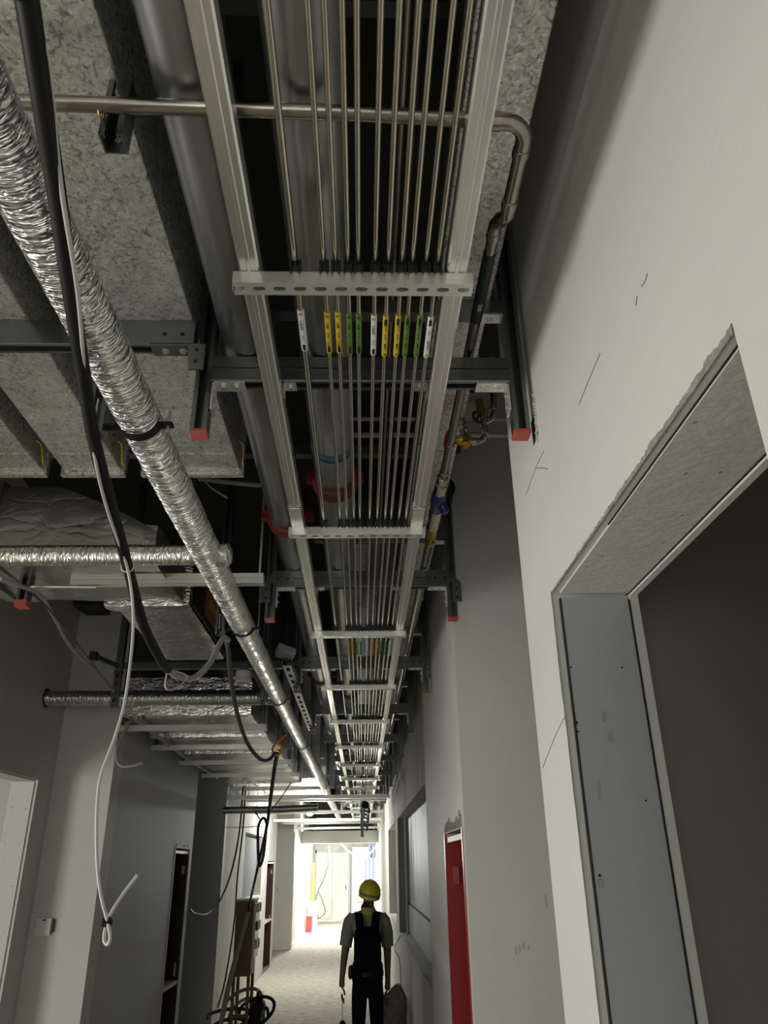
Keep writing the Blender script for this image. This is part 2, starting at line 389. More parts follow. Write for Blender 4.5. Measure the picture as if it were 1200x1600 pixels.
# bright right wall with the red hydrant recess
cy0 = at(722, 1300, X=XR).y; cy1 = at(695, 1300, X=XR).y; cy0 = max(cy0, YB+.075); CH = 1.99; YS = at(667, 1290, X=XR).y
m = MB()
m.box(XR, XR+.25, YB+.06, cy0, 0, HZ); m.box(XR, XR+.25, cy1, YS, 0, HZ); m.box(XR, XR+.25, cy0, cy1, CH, HZ)
m.box(XR+.22, XR+.25, cy0, cy1, 0, CH)
wm = m.build('wall_right_mid', 'paint'); struct(wm, 'brightly lit stretch of right wall round the red recess', 'wall')
m = MB()
for i in range(18):
    y0 = cy0+(cy1-cy0)*i/18
    m.box(XR-.003, XR+.01, y0, y0+(cy1-cy0)/18*.85, CH+.005, CH+.03+.05*random.random())
lab(m.build('torn_edge', 'raw_plaster', wm), 'ragged plaster over the recess')
def hydrant_box(name, x, sgn, y0, y1, h, label, m1='red_cabinet', m2='red_dark', shelf=(.78,), group=None):
    """open fire cabinet let into a wall; sgn +1: recess goes to +x"""
    t = thing(name, (x, (y0+y1)/2, 0), label, 'cabinet', group)
    d = .2*sgn; g = .004
    MB().box(x+d, x+d-.012*sgn, y0+g, y1-g, .02, h-.02).build('back_panel', m2, t)
    MB().box(x+.004*sgn, x+d, y0+g, y0+.022, .02, h-.02).build('side_panel', m1, t)
    MB().box(x+.004*sgn, x+d, y1-.022, y1-g, .02, h-.02).build('side_panel', m1, t)
    MB().box(x+.004*sgn, x+d, y0+.022, y1-.022, h-.045, h-.02).build('top_panel', 'red_pink', t)
    MB().box(x+.004*sgn, x+d, y0+.022, y1-.022, .02, .045).build('bottom_panel', m1, t)
    for s in shelf:
        MB().box(x+.006*sgn, x+d, y0+.022, y1-.022, s-.02, s+.01).build('shelf', 'paint' if sgn < 0 else m1, t)
    MB().box(x-.004*sgn, x+.003*sgn, y1-.006, y1+.02, 0, h).build('frame_strip', m1 if sgn > 0 else 'paint', t)
    MB().box(x-.004*sgn, x+.003*sgn, y0-.02, y0+.006, 0, h).build('frame_strip', m1 if sgn > 0 else 'paint', t)
    lk = MB().box(x+.03*sgn, x+.05*sgn, y1-.045, y1-.0225, h*.42, h*.42+.12); lk.build('latch', 'bolt', t)
    MB().box(x+.03*sgn, x+.06*sgn, y1-.05, y1-.0225, h-.24, h-.16).build('hinge_plate', 'red_pink' if sgn > 0 else 'bolt', t)
    return t
hydrant_box('fire_cabinet', XR, 1, cy0, cy1, CH, 'open bright red fire hydrant cabinet let into the right wall')
# streaked far right wall with two niches
def niche_wall(name, x, sgn, y0, y1, niches, m_, label, depth=.15, th=.25):
    m = MB(); y = y0
    for (a, b, lo, hi) in niches:
        m.box(x, x+th*sgn, y, a, 0, HZ); m.box(x, x+th*sgn, a, b, 0, lo); m.box(x, x+th*sgn, a, b, hi, HZ)
        m.box(x+depth*sgn, x+th*sgn, a, b, lo, hi); y = b
    m.box(x, x+th*sgn, y, y1, 0, HZ)
    o = m.build(name, m_); struct(o, label, 'wall'); return o
n1a = YS+.05; n1b = at(621, 1280, X=XF).y; n2b = at(607, 1320, X=XF).y; n2a = at(618, 1320, X=XF).y
wf = niche_wall('wall_right_far', XF, 1, YS, 31.2, [(n1a, n1b, 1.07, 2.39), (n2a, n2b, 1.07, 2.39)], 'plaster', 'streaked unpainted plaster of the far right wall')
k = 3; seg = (n1b-n1a)/k
for i in range(k):
    lab(MB().box(XF+.125, XF+.149, n1a+seg*i+.012, n1a+seg*(i+1)-.012, 1.40, 2.38).build('niche_panel', 'board', wf), 'white board panel in the niche')
    lab(MB().box(XF+.110, XF+.149, n1a+seg*i+.012, n1a+seg*(i+1)-.012, 1.08, 1.385).build('niche_panel', 'board', wf), 'low white board panel in the niche')
MB().box(XF+.05, XF+.07, n1b-.7, n1b-.68, 1.075, 2.385).build('niche_post', 'paint', wf)
# left walls
lj = at(60, 1218, X=XA); LY1 = lj.y; LZH = lj.z; LY0 = LY1-1.3; YL = LY1+.28
m = MB(); TL = XA-.185
NA, NB = -.5, 2.7
m.box(TL, XA, -4.1, NA, 0, HZ); m.box(TL, XA, NA, NB, 2.35, HZ); m.box(TL, XA, NB, LY0, 0, HZ); m.box(TL, XA, LY1, YL+.2, 0, HZ); m.box(TL, XA, LY0, LY1, LZH, HZ)
wl = m.build('wall_left', 'paint'); struct(wl, 'dim left wall with a lit doorway opening', 'wall')
lab(MB().box(TL+.012, XA-.02, LY1-.012, LY1+.001, 0, LZH-.014).build('jamb_board', 'paint', wl), 'white jamb board with screw heads')
lab(MB().box(TL+.012, XA-.02, LY0+.01, LY1-.015, LZH-.012, LZH+.001).build('head_board', 'paint', wl), 'board lining the doorway head')
for z in (2.25, 2.0, 1.75, 1.5, 1.25, 1.0, .7, .4):
    for xx in (TL+.04, XA-.05):
        MB().lathe((xx, LY1-.0128, z+random.uniform(-.02, .02)), (0, 1, 0), [(0, .005), (.001, .006)], 10).build('screw_head', 'galv_dark', wl)
m = MB().box(-5.3, TL, LY1+.55, LY1+.65, 0, HZ).box(-5.3, -5.2, -1.6, LY1+.6, 0, HZ).box(-5.3, TL, -1.7, -1.6, 0, HZ)
struct(m.build('wall_left_room', 'paint'), 'lit wall of the room beyond the left doorway', 'wall')
m = MB().box(XA-.185, XL, YL, YL+.2, 0, HZ)
wb = m.build('wall_left_return', 'paint'); struct(wb, 'short return wall on the left facing the camera', 'wall')
fa = at(275, 1322, X=XL).y; fb = at(297, 1322, X=XL).y; YD = at(310, 1215, X=XL).y; FH = 2.02
m = MB()
m.box(XL-.25, XL, YL+.2, fa, 0, HZ); m.box(XL-.25, XL, fb, YD, 0, HZ); m.box(XL-.25, XL, fa, fb, FH, HZ); m.box(XL-.25, XL-.22, fa, fb, 0, FH)
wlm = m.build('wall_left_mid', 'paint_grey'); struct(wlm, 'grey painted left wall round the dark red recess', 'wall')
m = MB()
for i in range(16):
    y0 = fa+(fb-fa)*i/16
    m.box(XL-.01, XL+.004, y0, y0+(fb-fa)/16, FH+.002, FH+.015+.03*random.random())
lab(m.build('torn_edge', 'paint', wlm), 'ragged white plaster edge')
hydrant_box('fire_cabinet', XL, -1, fa, fb, FH, 'open dark red fire hydrant cabinet let into the near left wall', 'red_dark', 'red_dark', (.80,))
YE = at(355, 1240, X=XL).y
m = MB().box(-3.4, XL, YE, YE+.15, 0, HZ).box(-3.5, -3.4, YD, YE+.15, 0, HZ).box(-3.4, XL-.25, YD-.15, YD, 0, HZ)
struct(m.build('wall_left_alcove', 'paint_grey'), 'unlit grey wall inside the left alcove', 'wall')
YG = 18.0
q0 = at(384, 1300, X=XL); q1 = at(411, 1308, X=XL); r0 = at(415, 1400, X=XL).y; r1 = at(426, 1400, X=XL).y
m = MB()
for a, b, lo, hi in ((YE+.15, q0.y, 0, 0), (q1.y, r0, 0, 0), (r1, YG, 0, 0)): m.box(XL-.25, XL, a, b, 0, HZ)
m.box(XL-.25, XL, q0.y, q1.y, 0, 1.36); m.box(XL-.25, XL, q0.y, q1.y, q0.z, HZ); m.box(XL-.25, XL-.12, q0.y, q1.y, 1.36, q0.z)
m.box(XL-.25, XL, r0, r1, 1.93, HZ); m.box(XL-.25, XL-.22, r0, r1, 0, 1.93)
wlf = m.build('wall_left_far', 'plaster'); struct(wlf, 'streaked plaster of the far left wall with a niche', 'wall')
MB().box(XL-.119, XL-.11, q0.y+.01, q1.y-.01, 1.37, q0.z-.01).build('niche_panel', 'niche_grey', wlf)
hydrant_box('fire_cabinet', XL, -1, r0, r1, 1.93, 'narrow dark red fire cabinet far down the left wall', 'red_dark', 'red_dark', (.85,))
m = MB().box(-3.4, -1.75, 21.0, 21.2, 0, HZ).box(-3.5, -3.4, YG-.2, 21.2, 0, HZ).box(-3.4, XL-.25, YG-.15, YG, 0, HZ)
wla = m.build('wall_left_recess', 'paint'); struct(wla, 'pale recess wall with a switch, far left', 'wall')
m = MB().box(-2.0, -1.75, 21.2, 31.2, 0, HZ)
wle = m.build('wall_left_end', 'plaster'); struct(wle, 'glaring lit wall at the far left end', 'wall')
MB().box(-1.75, -1.72, 21.0, 21.25, 0, 2.6).build('corner_post', 'paint', wle)
MB().box(-1.75, -1.735, 21.3, 31.0, 0, .10).build('baseboard', 'paint', wle)
m = MB().box(-2.0, .8, 31.0, 31.2, 0, HZ)
we = m.build('wall_end', 'plaster'); struct(we, 'pale end wall of the corridor', 'wall')
m = MB().box(-4.2, 3, -4.2, -4.1, 0, HZ); struct(m.build('wall_back', 'paint'), 'wall behind the camera', 'wall')
# lintel across the corridor
la = at(487, 1318, Y=23.4); lb = at(595, 1300, Y=23.4)
o = MB().box(-1.75, XF, 23.4, 23.65, la.z, lb.z+.05).build('trim_lintel', 'paint_grey'); struct(o, 'pale boxed beam across the far corridor', 'beam')
# end door
t = thing('door_1', (-1.1, 31.0, 0), 'white steel double door at the end of the corridor', 'door'); t['kind'] = 'structure'
MB().box(-1.70, -1.12, 30.955, 30.985, .02, 2.25).build('door_leaf', 'paint', t)
MB().box(-1.10, -.52, 30.955, 30.985, .02, 2.25).build('door_leaf', 'paint', t)
MB().box(-1.76, -1.70, 30.92, 30.999, 0, 2.33).build('door_frame', 'board', t)
MB().box(-.52, -.44, 30.90, 30.999, 0, 2.33).build('door_frame', 'board', t)
MB().box(-1.76, -.44, 30.92, 30.999, 2.25, 2.33).build('door_frame', 'board', t)
MB().box(-.62, -.59, 30.93, 30.955, 1.0, 1.16).build('door_handle', 'black_metal', t)
MB().box(-1.8, -.3, 30.6, 30.95, 0, .06).build('threshold', 'paint', t)

# ------------------------------------------------------------------ strut parts
def c_profile(w=.041, h=.041, t=.0035, lip=.009, gap=.010):
    a = w/2
    return [(-a, 0), (a, 0), (a, h), (gap, h), (gap, h-lip), (gap+t, h-lip), (gap+t, h-t), (a-t, h-t), (a-t, t), (-a+t, t),
            (-a+t, h-t), (-gap-t, h-t), (-gap-t, h-lip), (-gap, h-lip), (-gap, h), (-a, h)]
CP = c_profile()
def strut(p0, p1, u, v, w=.041, h=.041):
    return MB().prism(c_profile(w, h), p0, p1, u, v)
def bolt(p, axis, r=.007, h=.007):
    return MB().lathe(p, axis, [(0, r*1.55), (.0015, r*1.55), (.0016, r), (h, r), (h+.0008, r*.7)], 6)

# ---- trapezes
def ordinal(i): return ['first', 'second', 'third', 'fourth', 'fifth', 'sixth', 'seventh', 'eighth', 'ninth', 'tenth', 'eleventh', 'twelfth', 'thirteenth'][i]
HX = .408
ZB = Zr(1.135)                       # underside of the lower beams
TRY = [1.645, 3.24, 4.80] + [4.80+1.6*i for i in range(1, 9)]
BOLT_ME = {}
def trapeze(i, y):
    near = i < 4
    t = thing('strut_trapeze', (0, y, ZB), '%s double-strut trapeze from the camera, carrying the tube ladder' % ordinal(i), 'pipe support', 'strut trapezes under the ceiling')
    H = .076; hx = HX-.02
    # beam: two channels stacked, lower one open below
    m = MB(); d = .0205
    prof = [(-d, .004), (-d+.003, 0), (-.010, 0), (-.010, .022), (.010, .022), (.010, 0), (d-.003, 0), (d, .004), (d, H), (-d, H), (-d, H*.56), (-d+.004, H*.545), (-d+.004, H*.50), (-d, H*.485)]
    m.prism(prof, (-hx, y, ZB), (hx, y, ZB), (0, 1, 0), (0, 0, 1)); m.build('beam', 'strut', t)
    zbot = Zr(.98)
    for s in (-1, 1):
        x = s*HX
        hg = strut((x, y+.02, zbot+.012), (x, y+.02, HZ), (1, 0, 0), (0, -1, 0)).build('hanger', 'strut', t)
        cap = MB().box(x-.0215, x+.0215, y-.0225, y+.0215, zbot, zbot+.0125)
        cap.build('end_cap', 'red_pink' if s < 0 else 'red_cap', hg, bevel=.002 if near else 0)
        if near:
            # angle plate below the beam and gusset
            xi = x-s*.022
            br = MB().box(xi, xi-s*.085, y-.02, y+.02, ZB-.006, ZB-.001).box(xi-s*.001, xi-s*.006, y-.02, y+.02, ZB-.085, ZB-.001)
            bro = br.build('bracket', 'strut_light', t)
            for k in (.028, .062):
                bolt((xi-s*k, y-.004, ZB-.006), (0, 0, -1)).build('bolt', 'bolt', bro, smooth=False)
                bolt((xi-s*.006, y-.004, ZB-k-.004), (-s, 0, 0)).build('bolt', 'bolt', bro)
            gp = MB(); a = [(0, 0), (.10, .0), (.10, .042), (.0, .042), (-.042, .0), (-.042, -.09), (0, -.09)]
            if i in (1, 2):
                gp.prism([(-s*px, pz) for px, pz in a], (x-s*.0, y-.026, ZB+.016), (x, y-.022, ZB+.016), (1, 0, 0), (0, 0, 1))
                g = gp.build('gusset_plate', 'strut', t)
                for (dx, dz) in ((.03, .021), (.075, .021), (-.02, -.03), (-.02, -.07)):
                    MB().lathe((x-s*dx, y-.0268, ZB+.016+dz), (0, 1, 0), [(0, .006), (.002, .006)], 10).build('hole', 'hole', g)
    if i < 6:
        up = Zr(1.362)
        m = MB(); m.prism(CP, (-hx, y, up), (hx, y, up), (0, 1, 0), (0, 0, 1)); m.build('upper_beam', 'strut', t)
        MB().box(hx, hx-.06, y-.018, y+.018, up-.006, up-.001).build('bracket', 'strut_light', t)
        bolt((hx-.035, y, up-.006), (0, 0, -1)).build('bolt', 'bolt', t)
    return t
TR = [trapeze(i, y) for i, y in enumerate(TRY)]

# ---- tube ladder: rails, rungs, clips
ZRB = Zr(1.05); RH = .030; ZRT = ZRB+RH
xl = at(360, 430, Z=ZRB).x; xr = at(743, 430, Z=ZRB).x
RUNG_V = [462, 841, 997, 1078, 1131, 1170, 1198, 1219]
RY = [at(566, v, Z=ZRB).y for v in RUNG_V]
while RY[-1] < 20: RY.append(RY[-1]+1.5)
lad = thing('tube_ladder', (0, 1, ZRB), 'long galvanised ladder tray carrying a row of thin steel tubes', 'tray')
RA = xl+.012+.0205; RB = xr-.012-.0205
for x in (RA, RB):
    m = MB(); r = .0205
    prof = [(-r, .003), (-r+.004, 0), (r-.004, 0), (r, .003), (r, .041), (r-.009, .041), (r-.009, .032), (r-.004, .032), (r-.004, .006), (-r+.004, .006), (-r+.004, .032), (-r+.009, .032), (-r+.009, .041), (-r, .041)]
    # soft ridge along the underside
    prof = prof[:2]+[(-.005, 0), (-.003, -.0022), (.003, -.0022), (.005, 0)]+prof[2:]
    m.prism(prof, (x, -1.6, ZRT), (x, RY[-1]+.3, ZRT), (1, 0, 0), (0, 0, 1)); ro = m.build('rail', 'rail', lad)
    for v in (805, 1500):
        if v == 805:
            ys = at(566, 812, Z=ZRT).y
            sp = MB().box(x-.0225, x+.0225, ys-.10, ys+.10, ZRT-.0045, ZRT-.0025).box(x-.0225, x-.0208, ys-.1, ys+.1, ZRT-.0045, ZRT+.02).box(x+.0208, x+.0225, ys-.1, ys+.1, ZRT-.0045, ZRT+.02)
            spo = sp.build('splice_plate', 'strut_light', ro)
TUBE_U = [463, 507, 525, 544, 560, 586, 606, 627, 643, 664, 682]
ZT = Zr(1.098)
TX = [at(u, 425, Z=ZT).x for u in TUBE_U]
TRAD = [.0064]+[.0050]*10
def slot_plate(x0, x1, y0, y1, z0, z1, slots, sl, sw):
    """flat strip with stadium slots"""
    m = MB(); yc = (y0+y1)/2; edges = [x0]+[(slots[i]+slots[i+1])/2 for i in range(len(slots)-1)]+[x1]
    for k, s in enumerate(slots):
        a, b = edges[k], edges[k+1]; r = sw/2; h = sl/2-r
        inner = []
        for j in range(5):
            t = -math.pi/2+math.pi*j/4; inner.append((s+h+r*math.cos(t), yc+r*math.sin(t)))
        for j in range(5):
            t = math.pi/2+math.pi*j/4; inner.append((s-h+r*math.cos(t), yc+r*math.sin(t)))
        outer = []
        for (px, py) in inner:
            dx, dy = px-s, py-yc
            outer.append(None)
        right = [(b, y0), (b, yc-r*.7), (b, yc), (b, yc+r*.7), (b, y1)]
        left = [(a, y1), (a, yc+r*.7), (a, yc), (a, yc-r*.7), (a, y0)]
        outer = right+left; n = 10
        for z in (z0, z1):
            vs = [(*p, z) for p in outer]+[(*p, z) for p in inner]
            m.add(vs, [(i, (i+1) % n, n+(i+1) % n, n+i) for i in range(n)])
        m.add([(*p, z0) for p in inner]+[(*p, z1) for p in inner], [(i, (i+1) % n, n+(i+1) % n, n+i) for i in range(n)])
    m.add([(x0, y0, z0), (x1, y0, z0), (x1, y1, z0), (x0, y1, z0), (x0, y0, z1), (x1, y0, z1), (x1, y1, z1), (x0, y1, z1)],
          [(0, 1, 5, 4), (2, 3, 7, 6), (1, 2, 6, 5), (3, 0, 4, 7)])
    return m
rung_me = None; clip_me = {}
for i, ye in enumerate(RY):
    y0, y1 = ye-.036, ye
    if rung_me is None:
        n = 12; pitch = (xr-xl)/11.7
        sl = [xl+.004+pitch*k+.006 for k in range(n)]
        m = slot_plate(xl, xr, y0, y1, ZRB, ZRB+.0025, sl, .026, .013)
        m.box(xl, xr, y0, y0+.0025, ZRB+.0025, ZRT-.0006); m.box(xl, xr, y1-.0025, y1, ZRB+.0025, ZRT-.0006)
        m.box(xl, xr, y0, y1, ZRT-.0025, ZRT-.0006)
        ro = m.build('rung', 'rung_steel', lad); rung_me = ro.data; y_first = ye
    else:
        ro = bpy.data.objects.new('rung', rung_me); COL.objects.link(ro); ro.parent = lad; ro.location = (0, ye-y_first, 0)
    if i < 8:
        for k, x in enumerate(TX):
            r = TRAD[k]
            if k not in clip_me:
                m = MB(); c = Vector((x, y0+.006, ZT))
                m.box(x-r-.003, x+r+.003, y0-.004, y1-.004, ZRT-.0003, ZT-r+.0015)
                m.box(x-r-.0045, x-r-.0003, y0-.004, y1-.004, ZRT-.0003, ZT+r+.004); m.box(x+r+.0003, x+r+.0045, y0-.004, y1-.004, ZRT-.0003, ZT+r+.004)
                m.box(x-r-.004, x-r, y0-.009, y0-.004, ZRT-.008, ZT+.004); m.box(x+r, x+r+.004, y0-.009, y0-.004, ZRT-.008, ZT+.004)
                co = m.build('tube_clip', 'clip', ro); clip_me[k] = co.data
            else:
                co = bpy.data.objects.new('tube_clip', clip_me[k]); COL.objects.link(co); co.parent = ro
# hold-downs of the ladder on the first two trapezes
for y in TRY[:3]:
    for x, s in ((RA, 1), (RB, -1)):
        a = MB().box(x+s*.022, x+s*.055, y-.018, y+.018, ZB-.005, ZB-.001).box(x+s*.0215, x+s*.0245, y-.018, y+.018, ZB-.03, ZB-.001)
        h = a.build('hold_down', 'strut_light', lad); bolt((x+s*.04, y, ZB-.005), (0, 0, -1), .006).build('bolt', 'bolt', h)

# ---- eleven tubes with pipe markers
TAGC = ['white', 'yellow', 'yellow', 'green', 'green', 'white', 'yellow', 'yellow', 'green', 'green', 'white']
TEXT = {'white': ('压缩空气', 'CDA', '0.7MPa'), 'yellow': ('高纯气', 'ARGON', '供气管'), 'green': ('高纯气', 'NITROGEN', '供气管')}
def text_mesh(txt, size):
    cu = bpy.data.curves.new('lettering', 'FONT'); cu.body = txt; cu.size = size; cu.align_x = 'CENTER'; cu.align_y = 'CENTER'; cu.resolution_u = 2; cu.offset = size*.018
    ob = bpy.data.objects.new('tmp_text', cu); COL.objects.link(ob)
    dg = bpy.context.evaluated_depsgraph_get(); me = bpy.data.meshes.new_from_object(ob.evaluated_get(dg))
    bpy.data.objects.remove(ob); return me
TXT_CACHE = {}
def put_text(txt, size, c, along, r, parent):
    """flat print wrapped on the underside of a tube; letters run along +/-Y"""
    me = text_mesh(txt, size); off = world_loc(parent)
    me2 = bpy.data.meshes.new('lettering')
    vs = []
    for v in me.vertices:
        lx, ly = v.co.x*along, v.co.y*along      # seen from below
        a = max(-1.35, min(1.35, ly/r))
        vs.append(tuple(Vector((c.x+math.sin(a)*(r+.0002), c.y+lx, c.z-math.cos(a)*(r+.0002)))-off))
    me2.from_pydata(vs, [], [tuple(p.vertices) for p in me.polygons]); me2.update()
    me2.materials.append(MATS['ink'])
    o = bpy.data.objects.new('lettering', me2); COL.objects.link(o); o.parent = parent
    return o
places = ['first', 'second', 'third', 'fourth', 'fifth', 'sixth', 'seventh', 'eighth', 'ninth', 'tenth', 'eleventh']
y_a = [at(566, v, Z=ZT).y for v in (483, 487, 486, 488, 489, 491, 492, 491, 491, 491, 493)]
y_b = [at(566, v, Z=ZT).y for v in (546, 550, 550, 551, 551, 553, 555, 555, 554, 554, 556)]
for k, x in enumerate(TX):
    r = TRAD[k]; c = TAGC[k]
    extra = ', the thickest' if k == 0 else ''
    t = MB().tube([(x, y, ZT) for y in (-1.5, 0, .5, 1.2, 2, 4, 8, 14, RY[-1]+.2)], r, 14).build('steel_tube', 'stainless', smooth=True, origin=(x, 1.2, ZT))
    tag(t, '%s thin steel tube from the left with a %s marker%s' % (places[k], c, extra), 'tube', 'thin steel tubes on the ladder tray')
    rs = r+.0016; ya, yb = y_a[k], y_b[k]
    mk = MB().tube([(x, ya, ZT), (x, ya+.003, ZT), (x, yb-.003, ZT), (x, yb, ZT)], [rs-.0008, rs, rs, rs-.0008], 16).build('pipe_marker', 'tag_'+c, t, smooth=True)
    lab(mk, c+' printed pipe marker')
    fwd = k <= 5                                   # arrow at the far end, else at the near end
    s = -1 if fwd else 1
    L = yb-ya; tx = TEXT[c]
    def pos(f): return Vector((x, ya+(f if fwd else 1-f)*L, ZT))
    put_text('高纯\n管道', .0042, pos(.07), s*1, rs, mk)
    if c == 'white':
        put_text(tx[0], .0085, pos(.33), s*1, rs, mk); put_text(tx[1], .0085, pos(.64), s*1, rs, mk)
    else:
        put_text(tx[0], .0072, pos(.28), s*1, rs, mk); put_text(tx[1], .0058 if c == 'yellow' else .0046, pos(.52), s*1, rs, mk); put_text(tx[2], .0072, pos(.74), s*1, rs, mk)
    # arrow
    a = pos(.81); b = pos(.985); d = 1 if fwd else -1; hw = .0034; zz = ZT-rs-.0003
    m = MB(); sh = b.y-d*.006
    def curve(px): return ZT-math.sqrt(max(rs*rs-px*px, 1e-8))-.0003
    pts = [(-hw, a.y), (0, a.y), (hw, a.y), (hw, sh), (hw*1.5, sh), (0, b.y), (-hw*1.5, sh), (-hw, sh), (0, sh)]
    m.add([(x+px, py, curve(px)) for px, py in pts], [(0, 1, 8, 7), (1, 2, 3, 8), (8, 3, 4, 5), (8, 5, 6, 7)])
    m.build('flow_arrow', 'ink', mk)
    # smaller marker farther on
    ya2 = at(566, 1000, Z=ZT).y
    mk2 = MB().tube([(x, ya2+.02, ZT), (x, ya2+.30, ZT)], rs, 12).build('pipe_marker', 'tag_'+c, t, smooth=True); lab(mk2, c+' printed pipe marker')

# ------------------------------------------------------------------ large pipes
def flanged_coupling(m, x, y, z, r):
    m.lathe((x, y-.035, z), (0, 1, 0), [(0, r+.004), (.004, r+.013), (.066, r+.013), (.07, r+.004)], 28)
    for s in (-1, 1):
        m.box(x+s*(r+.008), x+s*(r+.034), y-.016, y+.016, z-.018, z+.018)
    return m
ZP = Zr(1.213); RP = .071
XPA = at(360, 400, Z=ZP).x*1.0; XPB = at(519, 640, Z=ZP).x
XPA = -.300; XPB = -.098
def big_pipe(name, x, r, z, y1, label, couplings, m_='pipe_grey', tapes=()):
    t = thing(name, (x, 1, z), label, 'pipe')
    MB().tube([(x, -1.6, z), (x, 2, z), (x, 6, z), (x, y1, z)], r, 36).build('pipe_body', m_, t, smooth=True)
    for y in couplings:
        lab(flanged_coupling(MB(), x, y, z, r).build('coupling', 'red_coupling', t, smooth=True), 'dark red grooved coupling')
    for y, mm in tapes:
        MB().lathe((x, y, z), (0, 1, 0), [(0, r+.0004), (.0001, r+.0012), (.022, r+.0012), (.0221, r+.0004)], 36).build('tape_band', mm, t, smooth=True)
    return t
yA = at(440, 832, Z=ZP).y; yB = at(520, 775, Z=ZP).y; yT = at(520, 720, Z=ZP).y
big_pipe('steel_pipe', XPA, RP, ZP+RP, 19, 'large grey pipe left of the ladder tray', [yA, 5.6, 8.8, 12])
big_pipe('steel_pipe', XPB, RP, ZP+RP, 17, 'large grey pipe above the tubes, banded with teal and blue tape', [yB, 6.1, 9.7], tapes=[(yT-.03, 'tape_teal'), (yT, 'tape_blue'), (yB+.28, 'tape_blue')])
t = thing('conduit_pair', (.085, 1, Zr(1.46)), 'pair of slim bronze-toned conduits seen between the tubes', 'conduit')
for dx in (-.011, .013):
    MB().tube([(.10+dx, -1.5, Zr(1.5)), (.10+dx, 6, Zr(1.5)), (.10+dx, 15, Zr(1.5))], .011, 12).build('conduit', 'stainless_dark', t, smooth=True)
# galvanised trunking on the upper beams
ZC = Zr(1.405)
cx0 = at(692, 400, Z=ZC).x; cx1 = at(782, 400, Z=ZC).x
t = thing('metal_trunking', ((cx0+cx1)/2, 1, ZC), 'narrow spangled galvanised trunking along the right side', 'duct')
for y0, y1 in ((-1.6, .62), (.63, 1.9), (1.91, 4.2), (4.21, 6.6), (6.61, 9.0), (9.01, 12)):
    MB().box(cx0, cx1, y0, y1, ZC, ZC+.16).build('trunking_section', 'galv', t, bevel=.003)
for y in (.625, 1.905, 4.205, 6.605):
    MB().box(cx0-.006, cx1+.006, y-.02, y+.02, ZC-.005, ZC+.166).build('joint_strap', 'galv', t)
# a second row of ducts and beams high up in the dark
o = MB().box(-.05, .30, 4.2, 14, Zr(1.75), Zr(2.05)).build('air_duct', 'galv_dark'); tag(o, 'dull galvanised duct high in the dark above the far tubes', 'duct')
for i, (y, z) in enumerate(((1.18, 1.95), (2.55, 1.75), (2.85, 1.6))):
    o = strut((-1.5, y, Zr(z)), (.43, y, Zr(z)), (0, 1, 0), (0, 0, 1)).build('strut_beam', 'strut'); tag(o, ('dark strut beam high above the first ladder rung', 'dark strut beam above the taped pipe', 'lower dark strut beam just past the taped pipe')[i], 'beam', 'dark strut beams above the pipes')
    for x in (-1.45, .40):
        strut((x, y+.03, Zr(z)), (x, y+.03, HZ), (1, 0, 0), (0, -1, 0)).build('hanger', 'strut', o)

# ------------------------------------------------------------------ stainless pipe crossing at the top and running along the wall
ZS0, ZS1 = Zr(1.182), Zr(1.236)
rs = .0135
pL = at(45, 160, Z=ZS0); pR = at(762, 190, Z=ZS0); yx = (pL.y+pR.y)/2
xe = at(818, 235, Z=ZS0).x; xj = at(735, 540, Z=ZS1).x
t = thing('stainless_pipe', (xe, yx, ZS0), 'stainless pipe crossing above the tubes, then elbowing along the right wall', 'pipe')
xs = xe-.004
yj = at(790, 330, Z=ZS0).y
path = [(pL.x-.9, pL.y, ZS0), (pL.x, pL.y, ZS0), (0, (pL.y+pR.y)/2, ZS0), (xs-.05, pR.y, ZS0)]
MB().tube(path, rs, 18).build('pipe_body', 'stainless_dark', t, smooth=True)
el = [Vector((xs-.05, pR.y, ZS0))]+[Vector((xs-.04+.04*math.sin(a), pR.y+.04-.04*math.cos(a), ZS0)) for a in [math.pi/2*i/8 for i in range(9)]]+[Vector((xs, pR.y+.06, ZS0))]
MB().tube(el, rs+.0012, 18).build('elbow', 'stainless_dark', t, smooth=True)
MB().tube([(xs, pR.y+.05, ZS0), (xs, yj, ZS0)], rs, 18).build('pipe_body', 'stainless_dark', t, smooth=True)
jog = bez([(xs, yj-.02, ZS0), (xs, yj+.01, ZS0), (xs-.008, yj+.035, ZS0+.016), (xj+.008, yj+.06, ZS1-.016), (xj, yj+.085, ZS1), (xj, yj+.115, ZS1)], 6)
MB().tube(jog, rs+.0012, 18).build('elbow', 'stainless_dark', t, smooth=True)
yv = at(690, 745, Z=ZS1).y
MB().tube([(xj, yj+.1, ZS1), (xj, 1.5, ZS1), (xj, yv, ZS1)], rs, 18).build('pipe_body', 'stainless_dark', t, smooth=True)
for (x, y, z) in ((xs, pR.y+.062, ZS0), (xs, yj-.02, ZS0), (xj, yj+.115, ZS1), (xj, 2.12, ZS1), (xj, yv-.03, ZS1), (xs-.055, pR.y, ZS0)):
    ax = (1, 0, 0) if (x, y) == (xs-.055, pR.y) else (0, 1, 0)
    MB().lathe((x, y, z), ax, [(-.009, rs+.0005), (-.008, rs+.0028), (.008, rs+.0028), (.009, rs+.0005)], 18).build('press_collar', 'stainless_dark', t, smooth=True)
# green sleeve with print
gy0 = at(745, 452, Z=ZS1).y; gy1 = at(738, 500, Z=ZS1).y
sl = MB().tube([(xj, gy0-.12, ZS1), (xj, gy1, ZS1)], rs+.0012, 18).build('green_sleeve', 'clip', t, smooth=True)
put_text('5205', .013, Vector((xj, gy0+.05, ZS1)), 1, rs+.0014, sl).data.materials[0] = MATS['cable_white']
